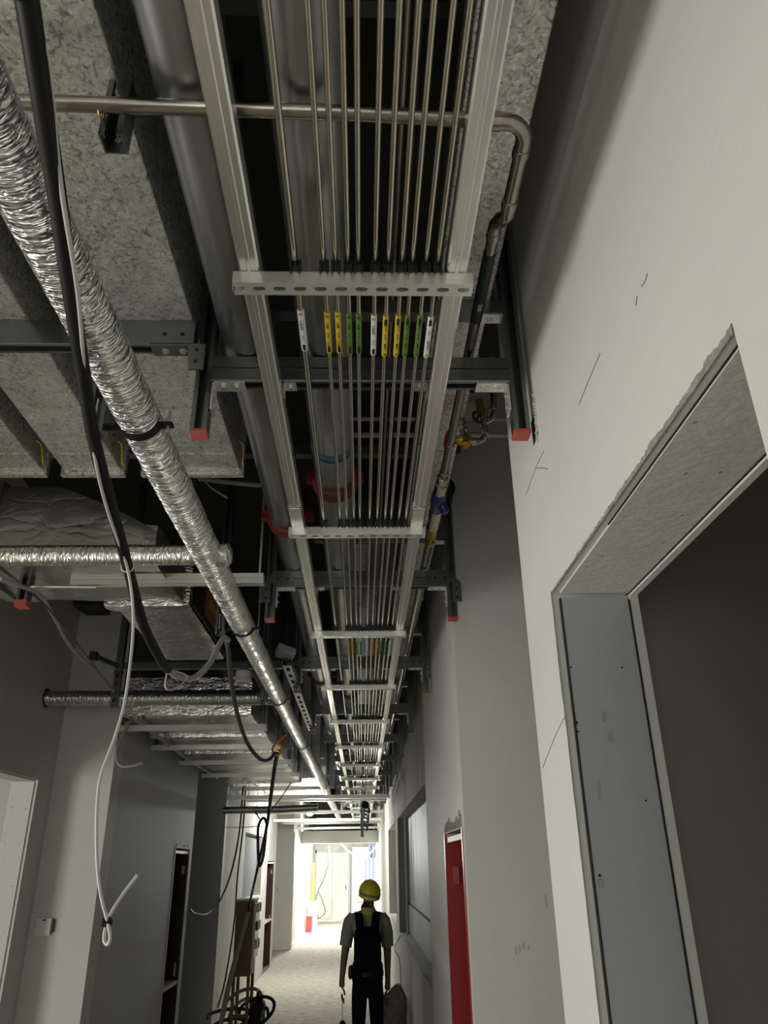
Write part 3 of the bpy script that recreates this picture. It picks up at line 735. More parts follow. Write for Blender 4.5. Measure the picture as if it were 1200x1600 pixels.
# valve train
yb0 = at(690, 770, Z=ZS1).y; yb1 = at(684, 810, Z=ZS1).y
MB().lathe((xj, yv, ZS1), (0, 1, 0), [(0, .014), (.004, .021), (.02, .021), (.024, .017), (.05, .018), (.054, .023), (yb0-yv-.004, .023), (yb0-yv, .02)], 8).build('hex_union', 'stainless', t)
vb = MB().lathe((xj, yb0, ZS1), (0, 1, 0), [(0, .022), (.01, .026), (.06, .029), (.11, .026), (.14, .022)], 20).build('valve_body', 'blue_valve', t, smooth=True); lab(vb, 'dark blue valve body')
MB().lathe((xj+.01, yb0+.07, ZS1-.01), (.5, .15, -1), [(0, .02), (.03, .018), (.042, .014)], 16).build('valve_cap', 'blue_valve', vb, smooth=True)
MB().lathe((xj, yb0+.14, ZS1), (0, 1, 0), [(0, .026), (.06, .026), (.065, .021), (.10, .021), (.105, .025), (.17, .025)], 8).build('hex_union', 'stainless', t)
bb = MB().lathe((xj, yb0+.31, ZS1), (0, 1, 0), [(0, .02), (.05, .024), (.14, .022), (.18, .018)], 10).build('brass_valve', 'brass', t, smooth=True)
MB().lathe((xj, yb0+.42, ZS1), (0, 0, -1), [(0, .02), (.035, .018), (.04, .012)], 12).build('valve_cap', 'brass', bb, smooth=True)
MB().tube([(xj, yb0+.49, ZS1), (xj, 14, ZS1)], .017, 14).build('pipe_body', 'stainless', t, smooth=True)
# clamp of the crossing pipe on the left strut
p = at(160, 178, Z=ZS0)
MB().torus((p.x, yx, ZS0), (1, 0, 0), rs+.002, .002, 18, 6).build('pipe_clamp', 'brass', t, smooth=True)
t = thing('drop_strut', (p.x+.012, yx+.05, Zr(1.1)), 'short slotted drop strut behind the crossing stainless pipe', 'strut')
zlo = at(175, 233, Y=yx+.05).z
so = strut((p.x+.014, yx+.06, zlo), (p.x+.014, yx+.06, Zr(1.288)), (1, 0, 0), (0, -1, 0)).build('channel', 'strut', t)
for z in (zlo+.03, zlo+.075):
    MB().lathe((p.x+.014, yx+.055, z), (0, 1, 0), [(0, .006), (.003, .006)], 10).build('slot', 'strut_light', so)

# small-bore loop in the alcove
LY = 2.25
def L(u, v, y=LY): return at(u, v, Y=y)
t = thing('small_bore_loop', L(720, 690), 'looped small steel pipes with brass valve and handwheels in the right alcove', 'pipe')
r = .0105
def rounded(pts, rad=.03, n=6):
    P = [Vector(p) for p in pts]; out = [P[0]]
    for i in range(1, len(P)-1):
        a = (P[i-1]-P[i]).normalized(); b = (P[i+1]-P[i]).normalized(); q0 = P[i]+a*rad; q1 = P[i]+b*rad
        for k in range(n+1):
            s = k/n; out.append(q0*(1-s)**2+P[i]*2*s*(1-s)+q1*s*s)
    out.append(P[-1]); return out
MB().tube(rounded([L(730, 690), L(757, 690), L(757, 650), L(757, 640)]), r, 12).build('pipe_body', 'stainless', t, smooth=True)
MB().tube(rounded([L(757, 658), L(771, 657), L(771, 610), L(769, 560)]), r, 12).build('pipe_body', 'stainless', t, smooth=True)
MB().tube([L(715, 610), L(721, 650), L(724, 690)], r, 12).build('pipe_body', 'stainless_dark', t, smooth=True)
for (u, v) in ((757, 660), (757, 676), (770, 638), (719, 636), (722, 662), (723, 670), (740, 690)):
    q = L(u, v); ax = (1, 0, 0) if u == 740 else (0, 0, 1)
    MB().lathe(q, ax, [(-.008, r+.0005), (-.007, r+.003), (.007, r+.003), (.008, r+.0005)], 14).build('press_collar', 'stainless', t, smooth=True)
q = L(724, 690)
bv = MB().lathe(q+Vector((-.035, -.01, 0)), (1, 0, 0), [(0, .010), (.012, .017), (.05, .019), (.062, .012)], 12).build('brass_valve', 'brass', t, smooth=True)
MB().lathe(q+Vector((.004, -.01, 0)), (0, -.4, -1), [(0, .018), (.028, .016), (.03, .01)], 6).build('valve_cap', 'brass', bv)
def handwheel(c, axis, R, m_, name='handwheel', par=None):
    a = Vector(axis).normalized(); m = MB().torus(c, a, R, .005, 20, 6)
    ref = UP if abs(a.z) < .9 else Vector((1, 0, 0)); u = (ref-a*ref.dot(a)).normalized(); w_ = a.cross(u)
    for k in range(3):
        d = u*math.cos(2*math.pi*k/3)+w_*math.sin(2*math.pi*k/3); m.tube([Vector(c), Vector(c)+d*R], .004, 6)
    m.lathe(Vector(c)-a*.012, a, [(0, .009), (.024, .009)], 8)
    return m.build(name, m_, par, smooth=True)
q2 = L(700, 688); handwheel(q2, (1, .25, 0), .032, 'red_wheel', par=t)
MB().tube([q2, q+Vector((-.03, -.01, 0))], .005, 8).build('valve_stem', 'brass', t)
q3 = L(750, 652); handwheel(q3, (.3, -1, .2), .027, 'black_metal', par=t)
MB().lathe(L(753, 655), (-.05, .1, 1), [(0, .013), (.03, .016), (.06, .013), (.075, .015), (.085, .012)], 10).build('valve_bonnet', 'brass', t, smooth=True)
MB().tube([q3, L(755, 653)], .005, 8).build('valve_stem', 'black_metal', t)
pl = at(734, 642, Y=2.5); o = MB().box(pl.x-.022, pl.x+.022, pl.y-.004, pl.y, pl.z-.03, pl.z+.03).build('hole_plate', 'plastic_white', t)
for (v, lb) in ((680, 'pale conduit crossing the alcove below the handwheel'), (655, 'pale conduit crossing the alcove level with the handwheel')):
    p = at(800, v, Y=3.3)
    o = MB().tube([(-.05, 3.3, p.z), (.5, 3.3, p.z), (2.3, 3.3, p.z)], .0135 if v == 680 else .011, 12).build('conduit', 'cable_white', smooth=True); tag(o, lb, 'conduit', 'pale alcove conduits')
# round sleeve hole in the alcove wall
p = at(692, 762, Y=YB-.2)
t = thing('pipe_sleeve', (p.x, YB-.2, p.z), 'black round pipe end behind the blue valve', 'pipe')
MB().lathe((p.x, YB-.2, p.z), (0, 1, 0), [(0, .062), (.0, .055), (.19, .055), (.19, .062), (0, .062)], 28).build('sleeve_ring', 'black_metal', t, smooth=True)
MB().lathe((p.x, YB-.12, p.z), (0, 1, 0), [(0, .055), (.01, .055)], 28).build('sleeve_plug', 'hole', t)

# broken plaster round the first right hanger
m = MB()
hz = Zr(.98)
for i in range(15):
    z = hz-.02+i*.009; d = .028+.012*noise.noise((z*30, 0, 5))
    y = TRY[0]-d if i > 2 else TRY[0]-d*.6
    m.obox((XR-.001, y, z), (.004, 0, 0), (0, .004+.004*random.random(), .002), (0, .001, .007))
lab(m.build('broken_plaster', 'paint', wr), 'broken plaster round the hanger end')
MB().box(XR-.0012, XR+.002, TRY[0]-.026, TRY[0]+.03, hz-.008, hz+.06).build('broken_recess', 'hole', wr)

# ------------------------------------------------------------------ left: galvanised ducts on a strut beam
ZD = Zr(1.292); YEND = at(380, 737, Z=ZD).y
d1b = at(347, 647, Z=ZD).x; d1a = at(172, 640, Z=ZD).x
d2b = at(115, 615, Z=ZD).x; d2a = at(50, 670, Z=ZD).x
d3b = at(35, 697, Z=ZD).x
def galv_duct(x0, x1, label, y0=-1.6):
    t = thing('galvanised_duct', ((x0+x1)/2, 1, ZD), label, 'duct', 'galvanised ducts on the left')
    sy = YEND-.13
    MB().box(x0, x1, y0, sy-.004, ZD, ZD+.26).build('duct_section', 'galv', t, bevel=.004)
    MB().box(x0, x1, sy, YEND-.004, ZD+.001, ZD+.26).build('duct_section', 'galv', t, bevel=.004)
    MB().box(x0-.012, x1+.012, YEND-.004, YEND+.02, ZD-.014, ZD+.272).build('flange', 'galv', t)
    pts = [(x1+.010, YEND-.12, ZD+.06), (x1+.022, YEND-.10, ZD+.05), (x1+.016, YEND-.05, ZD+.01), (x1+.012, YEND-.008, ZD+.015)]
    lab(MB().tube(bez(pts), .0022, 6).build('earth_wire', 'tag_yellow', t, smooth=True), 'yellow earth wire')
    return t
galv_duct(d1a, d1b, 'widest spangled galvanised duct, behind the thick foil pipe')
galv_duct(d2a, d2b, 'middle galvanised duct, second from the foil pipe')
galv_duct(-1.72, d3b, 'leftmost galvanised duct at the edge of the picture')
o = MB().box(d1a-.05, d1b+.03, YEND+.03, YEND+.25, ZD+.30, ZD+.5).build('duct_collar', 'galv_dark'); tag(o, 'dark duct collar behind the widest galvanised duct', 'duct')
# long left beam at the first trapeze
zbl = at(150, 562, Y=1.645).z
t = thing('strut_beam', (-1, 1.645, zbl), 'double strut beam under the galvanised ducts, bolted to the first hanger', 'beam')
H = ZD-zbl-.001; d = .0205
m = MB(); m.prism([(-d, .003), (-d+.003, 0), (-.01, 0), (-.01, .02), (.01, .02), (.01, 0), (d-.003, 0), (d, .003), (d, H), (-d, H)], (-1.82, 1.60, zbl), (-HX-.022, 1.60, zbl), (0, 1, 0), (0, 0, 1)); m.build('channel', 'strut', t)
x = -HX-.022
br = MB().box(x-.11, x, 1.573, 1.577, zbl, zbl+.05).box(x-.11, x, 1.575, 1.62, zbl-.006, zbl-.001)
br.prism([(0, -.006), (.045, -.006), (.045, -.085), (.008, -.085)], (x-.012, 1.568, zbl), (x-.012, 1.573, zbl), (1, 0, 0), (0, 0, 1))
bo = br.build('bracket', 'strut', t)
for dx in (.03, .075):
    bolt((x-dx, 1.598, zbl-.006), (0, 0, -1)).build('bolt', 'bolt', bo); MB().lathe((x-dx, 1.5722, zbl+.028), (0, 1, 0), [(0, .006), (.001, .006)], 10).build('hole', 'hole', bo)
for dz in (.025, .06):
    MB().lathe((x+.012, 1.5672, zbl-dz), (0, 1, 0), [(0, .005), (.001, .005)], 10).build('hole', 'hole', bo)
strut((-1.80, 1.645, zbl-.05), (-1.80, 1.645, HZ), (1, 0, 0), (0, -1, 0)).build('hanger', 'strut', t)

# ------------------------------------------------------------------ thick foil pipe and branches
XFP, ZFP, RFP = -.545, Zr(1.0), .052
def foil_pipe(name, p0, p1, r, label, m_, step=.018, end=22):
    p0, p1 = Vector(p0), Vector(p1); n = max(8, int((p1-p0).length/step)); n = min(n, 420)
    pts = [p0.lerp(p1, i/n) for i in range(n+1)]
    d = (p1-p0).normalized(); side = d.cross(UP).normalized()
    rad = [r*(1+random.uniform(-.012, .012)) for _ in pts]
    o = MB().tube(pts, rad, end, jit=r*.010).build(name, m_, smooth=False, origin=p0)
    o.data.polygons.foreach_set('use_smooth', [True]*len(o.data.polygons))
    return tag(o, label, 'pipe')
fp = thing('foil_pipe', (XFP, 1, ZFP), 'long thick foil-wrapped pipe running down the corridor', 'pipe')
for a, b, st in ((-1.2, 3.0, .014), (3.0, 9.0, .028), (9.0, 19.5, .06)):
    n = int((b-a)/st); pts = [(XFP, a+(b-a)*i/n, ZFP) for i in range(n+1)]
    kk = .015 if a < 2 else .028
    m = MB().tube(pts, [RFP*(1+random.uniform(-kk, kk)) for _ in pts], 26, jit=RFP*.010)
    o = m.build('foil_wrap', 'foil_pipe', fp); o.data.polygons.foreach_set('use_smooth', [True]*len(o.data.polygons))
def strap(y, i):
    t = thing('pipe_hanger', (XFP, y, ZFP), ('black strap hanger on the foil pipe at its nearest strut', 'black strap hanger on the foil pipe above the hanging cord', 'black strap hanger where the foil branch joins', 'farthest black strap hanger on the foil pipe')[i], 'pipe hanger', 'strap hangers on the foil pipe')
    R = RFP+.002
    m = MB(); n = 28
    for (r0, r1) in ((R, R+.004),):
        vs = []; 
        for j in range(n+1):
            a = math.pi*(-.12)-j/n*math.pi*.76
            for rr in (r0, r1):
                for yy in (y-.012, y+.012): vs.append((XFP+math.cos(a)*rr, yy, ZFP+math.sin(a)*rr))
        fs = []
        for j in range(n):
            b = j*4; c = b+4
            fs += [(b, b+1, c+1, c), (b+2, c+2, c+3, b+3), (b, c, c+2, b+2), (b+1, b+3, c+3, c+1)]
        m.add(vs, fs)
    m.box(XFP+R*.9, XFP+R+.03, y-.012, y+.012, ZFP-.022, ZFP-.016); m.box(XFP-R-.05, XFP-R*.85, y-.012, y+.012, ZFP-.028, ZFP-.022)
    m.build('strap', 'rubber', t)
    MB().tube([(XFP+R+.018, y, ZFP-.04), (XFP+R+.018, y, ZFP+(.02 if i == 0 else .2))], .004, 8).build('threaded_rod', 'bolt', t)
    MB().box(XFP-R-.052, XFP-R-.048, y-.012, y+.012, ZFP-.028, ZFP+.05).build('lug', 'strut_light', t)
    strut((XFP-R-.045, y+.02, ZFP-.05), (XFP-R-.045, y+.02, (zbl if i == 0 else HZ)), (1, 0, 0), (0, -1, 0)).build('channel', 'strut', t)
for i, v in enumerate((668, 985, 1096, 1168)):
    strap(at(300, v, Z=ZFP-RFP*.5).y, i)
# branch pipes
YBR = 2.50; z1 = at(20, 868, Y=YBR).z
t = thing('foil_branch_pipe', (-1.4, YBR, z1), 'foil-wrapped branch pipe teeing into the thick foil pipe', 'pipe')
n = 110; pts = [(-2.29+(XFP+2.29)*i/n, YBR, z1) for i in range(n+1)]
o = MB().tube(pts, [.036*(1+random.uniform(-.02, .02)) for _ in pts], 20, jit=.0004).build('foil_wrap', 'foil_pipe_cross', t); o.data.polygons.foreach_set('use_smooth', [True]*len(o.data.polygons))
MB().lathe((XFP+.02, YBR, z1), (1, 0, 0), [(0, .040), (.012, .045), (.05, .043), (.062, .030), (.066, .01)], 20).build('tee_end', 'foil_pipe_cross', t, smooth=True)
hp = at(75, 1091, X=XA+.01)
foil_pipe('foil_branch_pipe', (XA-.15, hp.y, hp.z), (XFP-.04, hp.y, hp.z-.01), .055, 'lower foil branch pipe entering a hole in the left wall', 'foil_pipe_cross', .03, 18)
m = MB(); n = 14
m.prism([((.075+.02*noise.noise((i*1.7, 0, 0)))*math.cos(2*math.pi*i/n), (.075+.025*noise.noise((i*1.3, 3, 0)))*math.sin(2*math.pi*i/n)) for i in range(n)], (XA-.05, hp.y, hp.z), (XA+.002, hp.y, hp.z), (0, 1, 0), (0, 0, 1))
m.build('wall_hole', 'hole', wl)

# ------------------------------------------------------------------ foil-wrapped ducts on the left
t = thing('foil_duct', (-1.6, 2.9, Zr(1.05)), 'big dull foil-wrapped duct coming from the left behind the branch pipe', 'duct')
ZF2 = Zr(1.045); YF = 2.62
zb = ZF2; zt = at(60, 752, Y=YF).z
fx0 = at(165, 945, Z=ZF2).x; fx1 = at(297, 945, Z=ZF2).x; fy1 = at(300, 1033, Z=ZF2).y; fy0 = at(230, 942, Z=ZF2).y
def slope_end(m, x0, x1, drop, zmid):
    for v in m.v:
        if v.z > zmid: v.z -= drop*max(0, min(1, (v.x-x0)/(x1-x0)))**1.3
    return m
grid_box(-2.29, -1.42, YF, fy0-.02, zb+.01, zt, .05, .009, 5, 1).build('wrapped_section', 'foil_dull', t, smooth=True)
slope_end(grid_box(-1.43, fx1-.01, YF+.005, fy0-.02, zb, zt-.01, .045, .009, 5, 2), -1.2, fx1, .20, (zb+zt)/2).build('wrapped_section', 'foil_dull', t, smooth=True)
for x in (-1.50, -1.40):
    grid_box(x-.03, x+.03, YF-.012, fy0-.02, zb-.012, zt+.012, .05, .006, 8, 3).build('seam_band', 'foil_dull', t, smooth=True)
t = thing('foil_duct', ((fx0+fx1)/2, 3.5, ZF2), 'shiny foil-wrapped duct section turning away beyond the big dull duct', 'duct')
grid_box(fx0+.02, fx1-.005, fy0+.03, fy1, ZF2, ZF2+.24, .045, .005, 7, 6).build('wrapped_section', 'foil', t, smooth=True)
grid_box(fx0-.01, fx1+.008, fy0, fy0+.08, ZF2-.018, ZF2+.25, .04, .006, 9, 9).build('seam_band', 'foil', t, smooth=True)
lab(MB().box(fx1, fx1+.006, fy0+.09, fy1, ZF2+.01, ZF2+.235).build('side_lining', 'black_metal', t), 'black lined side')
p0 = at(328, 935, X=fx1+.005)
m = MB().box(fx1+.007, fx1+.014, p0.y-.10, p0.y+.22, ZF2+.05, ZF2+.20).build('name_board', 'orange_board', t); lab(m, 'dark orange printed board')
for i in range(5):
    MB().box(fx1+.014, fx1+.0148, p0.y-.03+i*.04, p0.y-.008+i*.04, ZF2+.10, ZF2+.14).build('printed_mark', 'wood_yellow', m)
ZF3 = Zr(1.0)
gx0 = -1.78; gx1 = -.82; gy0 = 5.72
t = thing('foil_duct', ((gx0+gx1)/2, 5, ZF3), 'long low foil-wrapped duct along the left wall, hung on cross bars', 'duct')
zt3 = at(300, 1056, Y=gy0).z
yy = gy0
for k, L_ in enumerate((.95, .95, 1.0, 1.0, 1.0)):
    zz = ZF3+(.0 if k % 2 else .012)
    grid_box(gx0, gx1, yy, yy+L_-.03, zz, zt3, .06, .008, 8, 10+k).build('wrapped_section', 'foil', t, smooth=True)
    grid_box(gx0-.02, gx1+.02, yy+L_-.06, yy+L_+.02, zz-.025, zt3+.02, .05, .006, 9, 20+k).build('seam_band', 'foil', t, smooth=True)
    yy += L_
for i, (y, lb) in enumerate(((gy0+.16, 'nearest'), (gy0+1.2, 'second'), (gy0+2.3, 'third'), (gy0+3.5, 'farthest'))):
    b = strut((gx0-.07, y, ZF3-.028), (gx1+.1, y, ZF3-.028), (0, 1, 0), (0, 0, -1)).build('support_bar', 'strut_light', origin=(gx0, y, ZF3-.03))
    tag(b, '%s cross bar under the long low foil duct' % lb, 'support bar', 'cross bars under the foil duct')
    for x in (gx0-.035, gx1+.08): strut((x, y+.045, ZF3-.06), (x, y+.045, HZ), (1, 0, 0), (0, -1, 0)).build('hanger', 'strut', b)

# left extensions of trapezes two and three
y = 2.82; zb2 = at(250, 914, Y=y).z
t = thing('strut_beam', (-1, y, zb2), 'light strut beam running left of the second trapeze below the foil branch', 'beam')
m = MB(); m.prism([(-.02, 0), (-.01, 0), (-.01, .02), (.01, .02), (.01, 0), (.02, 0), (.02, .041), (-.02, .041), (-.02, .024), (-.017, .022), (-.017, .018), (-.02, .016)], (at(112, 912, Y=y).x, y, zb2), (at(412, 908, Y=y).x, y, zb2), (0, 1, 0), (0, 0, 1)); m.build('channel', 'strut_light', t)
MB().tube([(at(405, 908, Y=y).x, y, zb2), (at(405, 908, Y=y).x, y, HZ)], .005, 6).build('threaded_rod', 'bolt', t)
x = at(42, 930, Y=y+.03).x
hb = at(42, 946, Y=y+.03).z
h = strut((x, y+.03, hb), (x, y+.03, zb), (1, 0, 0), (0, -1, 0)).build('hanger', 'strut', t)
MB().box(x-.023, x+.023, y-.016, y+.034, hb-.015, hb+.01).build('end_cap', 'red_cap', h)
m = MB().tube([(x, y, zb2-.005), (at(112, 912, Y=y).x+.1, y, zb2-.008)], .006, 8); m.build('rod', 'bolt', t)
y = 4.72; zb3 = at(250, 1046, Y=y).z
t = thing('strut_beam', (-1, y, zb3), 'slim strut beam running left of the third trapeze to the slotted post', 'beam')
xa = at(192, 1040, Y=y).x
m = MB(); m.prism(CP, (xa, y, zb3), (-HX-.02, y, zb3), (0, 1, 0), (0, 0, 1)); m.build('channel', 'strut', t)
zpb = at(190, 1105, Y=y-.05).z
po = strut((xa-.01, y-.05, zpb), (xa-.01, y-.05, HZ), (1, 0, 0), (0, 1, 0)).build('slotted_post', 'strut', t)
for k in range(4): MB().box(xa-.017, xa-.003, y-.0515, y-.0495, zpb+.03+k*.05, zpb+.055+k*.05).build('slot', 'hole', po)
MB().box(xa-.035, xa+.015, y-.053, y-.012, zb3+.0-.03, zb3-.022).build('red_band', 'red_coupling', po)
arm = strut((xa-.13, y-.16, zb3+.03), (xa+.0, y-.02, zb3-.01), (.7, -.7, 0), (0, 0, 1), .03, .03).build('side_arm', 'strut', t)
MB().box(xa-.15, xa-.11, y-.19, y-.14, zb3+.02, zb3+.07).build('arm_clamp', 'black_metal', t)

# smoke detector hung from the third beam
p = at(381, 1058, Y=4.60)
t = thing('ceiling_detector', p, 'white round detector hanging below the third strut beam', 'detector')
MB().lathe((p.x, p.y, p.z-.035), UP, [(0, .045), (.004, .05), (.008, .053), (.012, .050), (.066, .050), (.07, .046)], 28).build('detector_body', 'plastic_white', t, smooth=True)
MB().lathe((p.x, p.y, p.z-.0358), UP, [(0, .034), (.002, .036)], 24).build('sensor_ring', 'board', t)
MB().box(p.x-.02, p.x+.02, p.y-.015, p.y+.015, p.z+.03, zb3+.0).build('mount_bracket', 'strut', t)

# wall pipe end fixture below the foil duct on the left (dark clamp)
p = at(135, 935, Y=YL-.3)
o = MB().box(p.x-.10, p.x+.10, YL-.3, YL-.001, p.z-.05, p.z+.04).build('wall_fitting', 'black_metal', bevel=.01); tag(o, 'black box fitting on the return wall below the big foil duct', 'fitting')

# ------------------------------------------------------------------ cables
def cable(name, pts, r, m_, label, n=10, ns=10, group=None, cat='cable'):
    P = bez(pts, n)
    o = MB().tube(P, r, ns).build(name, m_, smooth=True, origin=P[0]); tag(o, label, cat, group); return o
def U(u, v, y): return at(u, v, Y=y)
top_ = U(32, -60, .545)
thick = [Vector((-.41, .47, HZ)), Vector((-.41, .48, 3.6)), Vector((-.412, .50, 3.1)), top_, U(42, 0, .575), U(62, 130, .675), U(88, 300, .86), U(108, 440, 1.04), U(128, 570, 1.26), U(150, 700, 1.50), U(196, 872, 1.90), U(222, 970, 2.15), U(246, 1022, 2.35), U(262, 1046, 2.5)]
bc = cable('cable_bundle', thick, .0148, 'rubber', 'thick black sheathed cable bundle hanging in front of the foil pipe', 10, 14)
for (u, v, y) in ((114, 452, 1.065), (199, 886, 1.93)):
    p = U(u, v, y); dr = (U(150, 700, 1.5)-U(108, 440, 1.04)).normalized()
    MB().torus(p, dr, .0158, .0018, 18, 6).build('cable_tie', 'plastic_white', bc, smooth=True)
cable('cable', [U(262, 1046, 2.5), U(280, 1058, 2.6), U(305, 1058, 2.7), U(328, 1036, 2.8), U(342, 1008, 2.9), U(350, 997, 2.98), U(357, 1000, 3.05)], .0105, 'cable_grey', 'thick grey cable curving up from the black bundle to the strap hanger', 8, 12)
cable('cable', [U(262, 1047, 2.5), U(258, 1072, 2.48), U(268, 1078, 2.5), U(285, 1068, 2.55), U(292, 1056, 2.6), U(266, 1046, 2.55)], .0028, 'cable_white', 'small loose loop of pale cord at the low bend of the bundle', 6, 6)
wt = [Vector((-.385, .50, HZ)), Vector((-.385, .51, 3.6)), Vector((-.388, .53, 3.1)), U(60, 0, .59), U(76, 110, .66), U(95, 290, .84), U(121, 455, 1.05), U(131, 570, 1.25), U(140, 660, 1.42), U(153, 740, 1.56), U(172, 810, 1.72), U(197, 880, 1.90), U(207, 940, 1.95), U(207, 1000, 1.97), U(196, 1090, 1.97),
      U(180, 1150, 1.97), U(157, 1215, 1.97), U(151, 1280, 1.97), U(152, 1350, 1.97), U(158, 1400, 1.97), U(167, 1436, 1.97), U(172, 1462, 1.97), U(169, 1475, 1.975), U(163, 1470, 1.98), U(165, 1450, 1.985), U(172, 1430, 1.985), U(190, 1400, 1.985), U(215, 1367, 1.985)]
wc = cable('cable', wt, .0042, 'cable_white', 'long pale cable hanging low at left and tied into a knot', 8, 8)
p = U(167, 1442, 1.975)
MB().lathe(p+Vector((-.014, 0, 0)), (1, 0, .1), [(0, .006), (.006, .010), (.02, .010), (.026, .006)], 8).build('tape_knot', 'rubber', wc)
cable('cable', [Vector((gx0-.02, gy0+.16, ZF3-.045)), U(203, 1128, 5.82), U(190, 1154, 5.75), U(182, 1180, 5.7), U(188, 1196, 5.7), U(205, 1197, 5.7), U(223, 1192, 5.7)], .011, 'cable_grey', 'short stiff cable stub curling beside the grey left wall', 8, 8)
cable('cable', [U(0, 905, 2.6), U(30, 915, 2.7), U(62, 930, 2.9), U(85, 965, 3.2), U(110, 1010, 3.6), U(145, 1045, 4.1), U(178, 1080, 4.6)], .0085, 'cable_grey', 'grey cable sagging across the left wall corner to the slotted post', 8, 8)
cable('cable', [U(40, 915, 2.75), U(85, 962, 3.1), U(130, 1018, 3.7), U(176, 1078, 4.55)], .004, 'cable_dark', 'thin dark wire beside the sagging grey cable', 8, 6)
cable('cord', [U(354, 1000, 3.1), U(357, 1020, 3.15), U(362, 1070, 3.4), U(372, 1120, 3.7), U(386, 1160, 4.0), U(405, 1185, 4.3), U(420, 1187, 4.5), U(430, 1176, 4.6)], .010, 'cable_dark', 'black cord drooping from the strap hanger to the orange hook', 8, 10)
hk = [U(448, 1148, 4.7), U(438, 1156, 4.65), U(428, 1165, 4.62), U(426, 1174, 4.6), U(432, 1180, 4.6), U(439, 1176, 4.6), U(440, 1167, 4.6), U(434, 1162, 4.6)]
cable('hook', hk, .007, 'orange', 'orange plastic hook holding the black cord', 8, 10, cat='hook')
cable('cord', [U(433, 1178, 4.62), U(427, 1215, 5.2), U(417, 1290, 6.5), U(404, 1350, 8.0), U(391, 1408, 10.0), U(388, 1425, 10.6)], .013, 'rubber', 'straight black cable running from the orange hook down to the wooden box', 8, 10)
cable('cable', [U(418, 1290, 7.0), U(412, 1278, 7.0), U(404, 1290, 7.0), U(403, 1320, 7.0), U(405, 1352, 7.0), U(411, 1340, 7.0), U(416, 1300, 7.0)], .012, 'rubber', 'black cable coil looped on the straight black cable', 8, 8)
cable('wire', [U(398, 1267, 7.0), U(406, 1280, 7.0)], .006, 'rubber', 'short black wire end above the cable coil', 4, 6)
cable('cable', [U(380, 1228, 11.0), U(374, 1300, 11.0), U(362, 1360, 11.0), U(345, 1405, 10.5), U(325, 1428, 10), U(305, 1428, 9.5), U(296, 1420, 9.2)], .012, 'cable_dark', 'dark cable sagging across the dark alcove', 8, 8)
cable('cable', [U(384, 1228, 11.3), U(380, 1290, 11.3), U(371, 1370, 11.3), U(366, 1440, 11.3), U(352, 1530, 11.3), U(340, 1575, 11.3)], .011, 'cable_dark', 'dark cable hanging straight beside the left niche', 8, 8)
cable('wire', [U(322, 1292, 8.5), U(365, 1293, 9), U(411, 1291, 8.0)], .004, 'cable_white', 'thin taut pale wire across the dark alcove', 4, 6)
cable('wire', [U(455, 1222, 9.0), U(440, 1245, 8.5), U(418, 1274, 7.5)], .006, 'cable_dark', 'thin dark wire slanting to the cable coil', 4, 6)
cable('cable', [at(212, 1122, Z=ZF3-.02), at(265, 1166, Z=ZF3-.035), at(300, 1191, Z=ZF3-.03), at(325, 1206, Z=ZF3-.025), at(338, 1215, Z=ZF3-.02)], .014, 'cable_grey', 'grey cable along the lower edge of the long foil duct', 6, 8)
cable('conduit', [U(310, 748, 2.9), U(340, 752, 2.9), U(400, 758, 2.9), U(430, 760, 2.9), Vector((XPA-RP*.8, 2.9, ZP+RP))], .010, 'cable_grey', 'flexible metal conduit crossing behind the thick foil pipe', 6, 8, cat='conduit')
cable('wire', [U(318, 749, 2.9), U(330, 762, 2.86), U(355, 778, 2.84)], .004, 'cable_white', 'thin pale wire below the flexible conduit', 6, 6)

# ------------------------------------------------------------------ wall switch on the left return wall
p = at(70, 1448, Y=YL)
t = thing('wall_switch', (p.x, YL, p.z), 'white square switch box on the left return wall', 'switch')
MB().box(p.x-.055, p.x+.05, YL-.028, YL, p.z-.055, p.z+.055).build('switch_box', 'plastic_white', t, bevel=.004)
MB().box(p.x+.046, p.x+.066, YL-.024, YL, p.z-.035, p.z+.045).build('side_tab', 'black_metal', t, bevel=.003)
MB().box(p.x-.012, p.x+.012, YL-.030, YL-.027, p.z+.038, p.z+.046).build('slot', 'hole', t)
p = at(434, 1390, Y=21.0)
t = thing('wall_switch', (p.x, 21, p.z), 'small white switch on the far left recess wall', 'switch')
MB().box(p.x-.06, p.x+.06, 20.97, 21.0, p.z-.06, p.z+.06).build('switch_box', 'plastic_white', t, bevel=.006)
MB().box(p.x-.03, p.x+.03, 20.962, 20.971, p.z-.04, p.z+.04).build('rocker', 'board', t)

# ------------------------------------------------------------------ wooden distribution box on legs
bx0 = at(364, 1500, Y=10.6).x; bx1 = at(392, 1500, Y=10.6).x; bz1 = at(380, 1408, Y=10.6).z; bz0 = at(380, 1526, Y=10.6).z
t = thing('distribution_box', ((bx0+bx1)/2, 10.9, 0), 'brown wooden distribution box with white front on a frame stand', 'electrical box')
by0, by1 = 10.6, 11.02
MB().box(bx0, bx1, by0, by1, bz0, bz1).build('box_body', 'wood', t, bevel=.008)
MB().box(bx0-.01, bx1+.01, by0-.01, by1+.01, bz1, bz1+.02).build('box_lid', 'paint', t)
fpn = MB().box(bx1, bx1+.03, by0+.02, by1-.01, bz0+.18, bz1-.03).build('front_panel', 'plastic_white', t, bevel=.004)
for k in range(3):
    for j in range(2):
        z = bz0+.28+k*.2; yq = by0+.07+j*.18
        MB().box(bx1+.03, bx1+.055, yq, yq+.11, z, z+.10).build('breaker', 'black_metal' if (k+j) % 2 else 'paint', fpn)
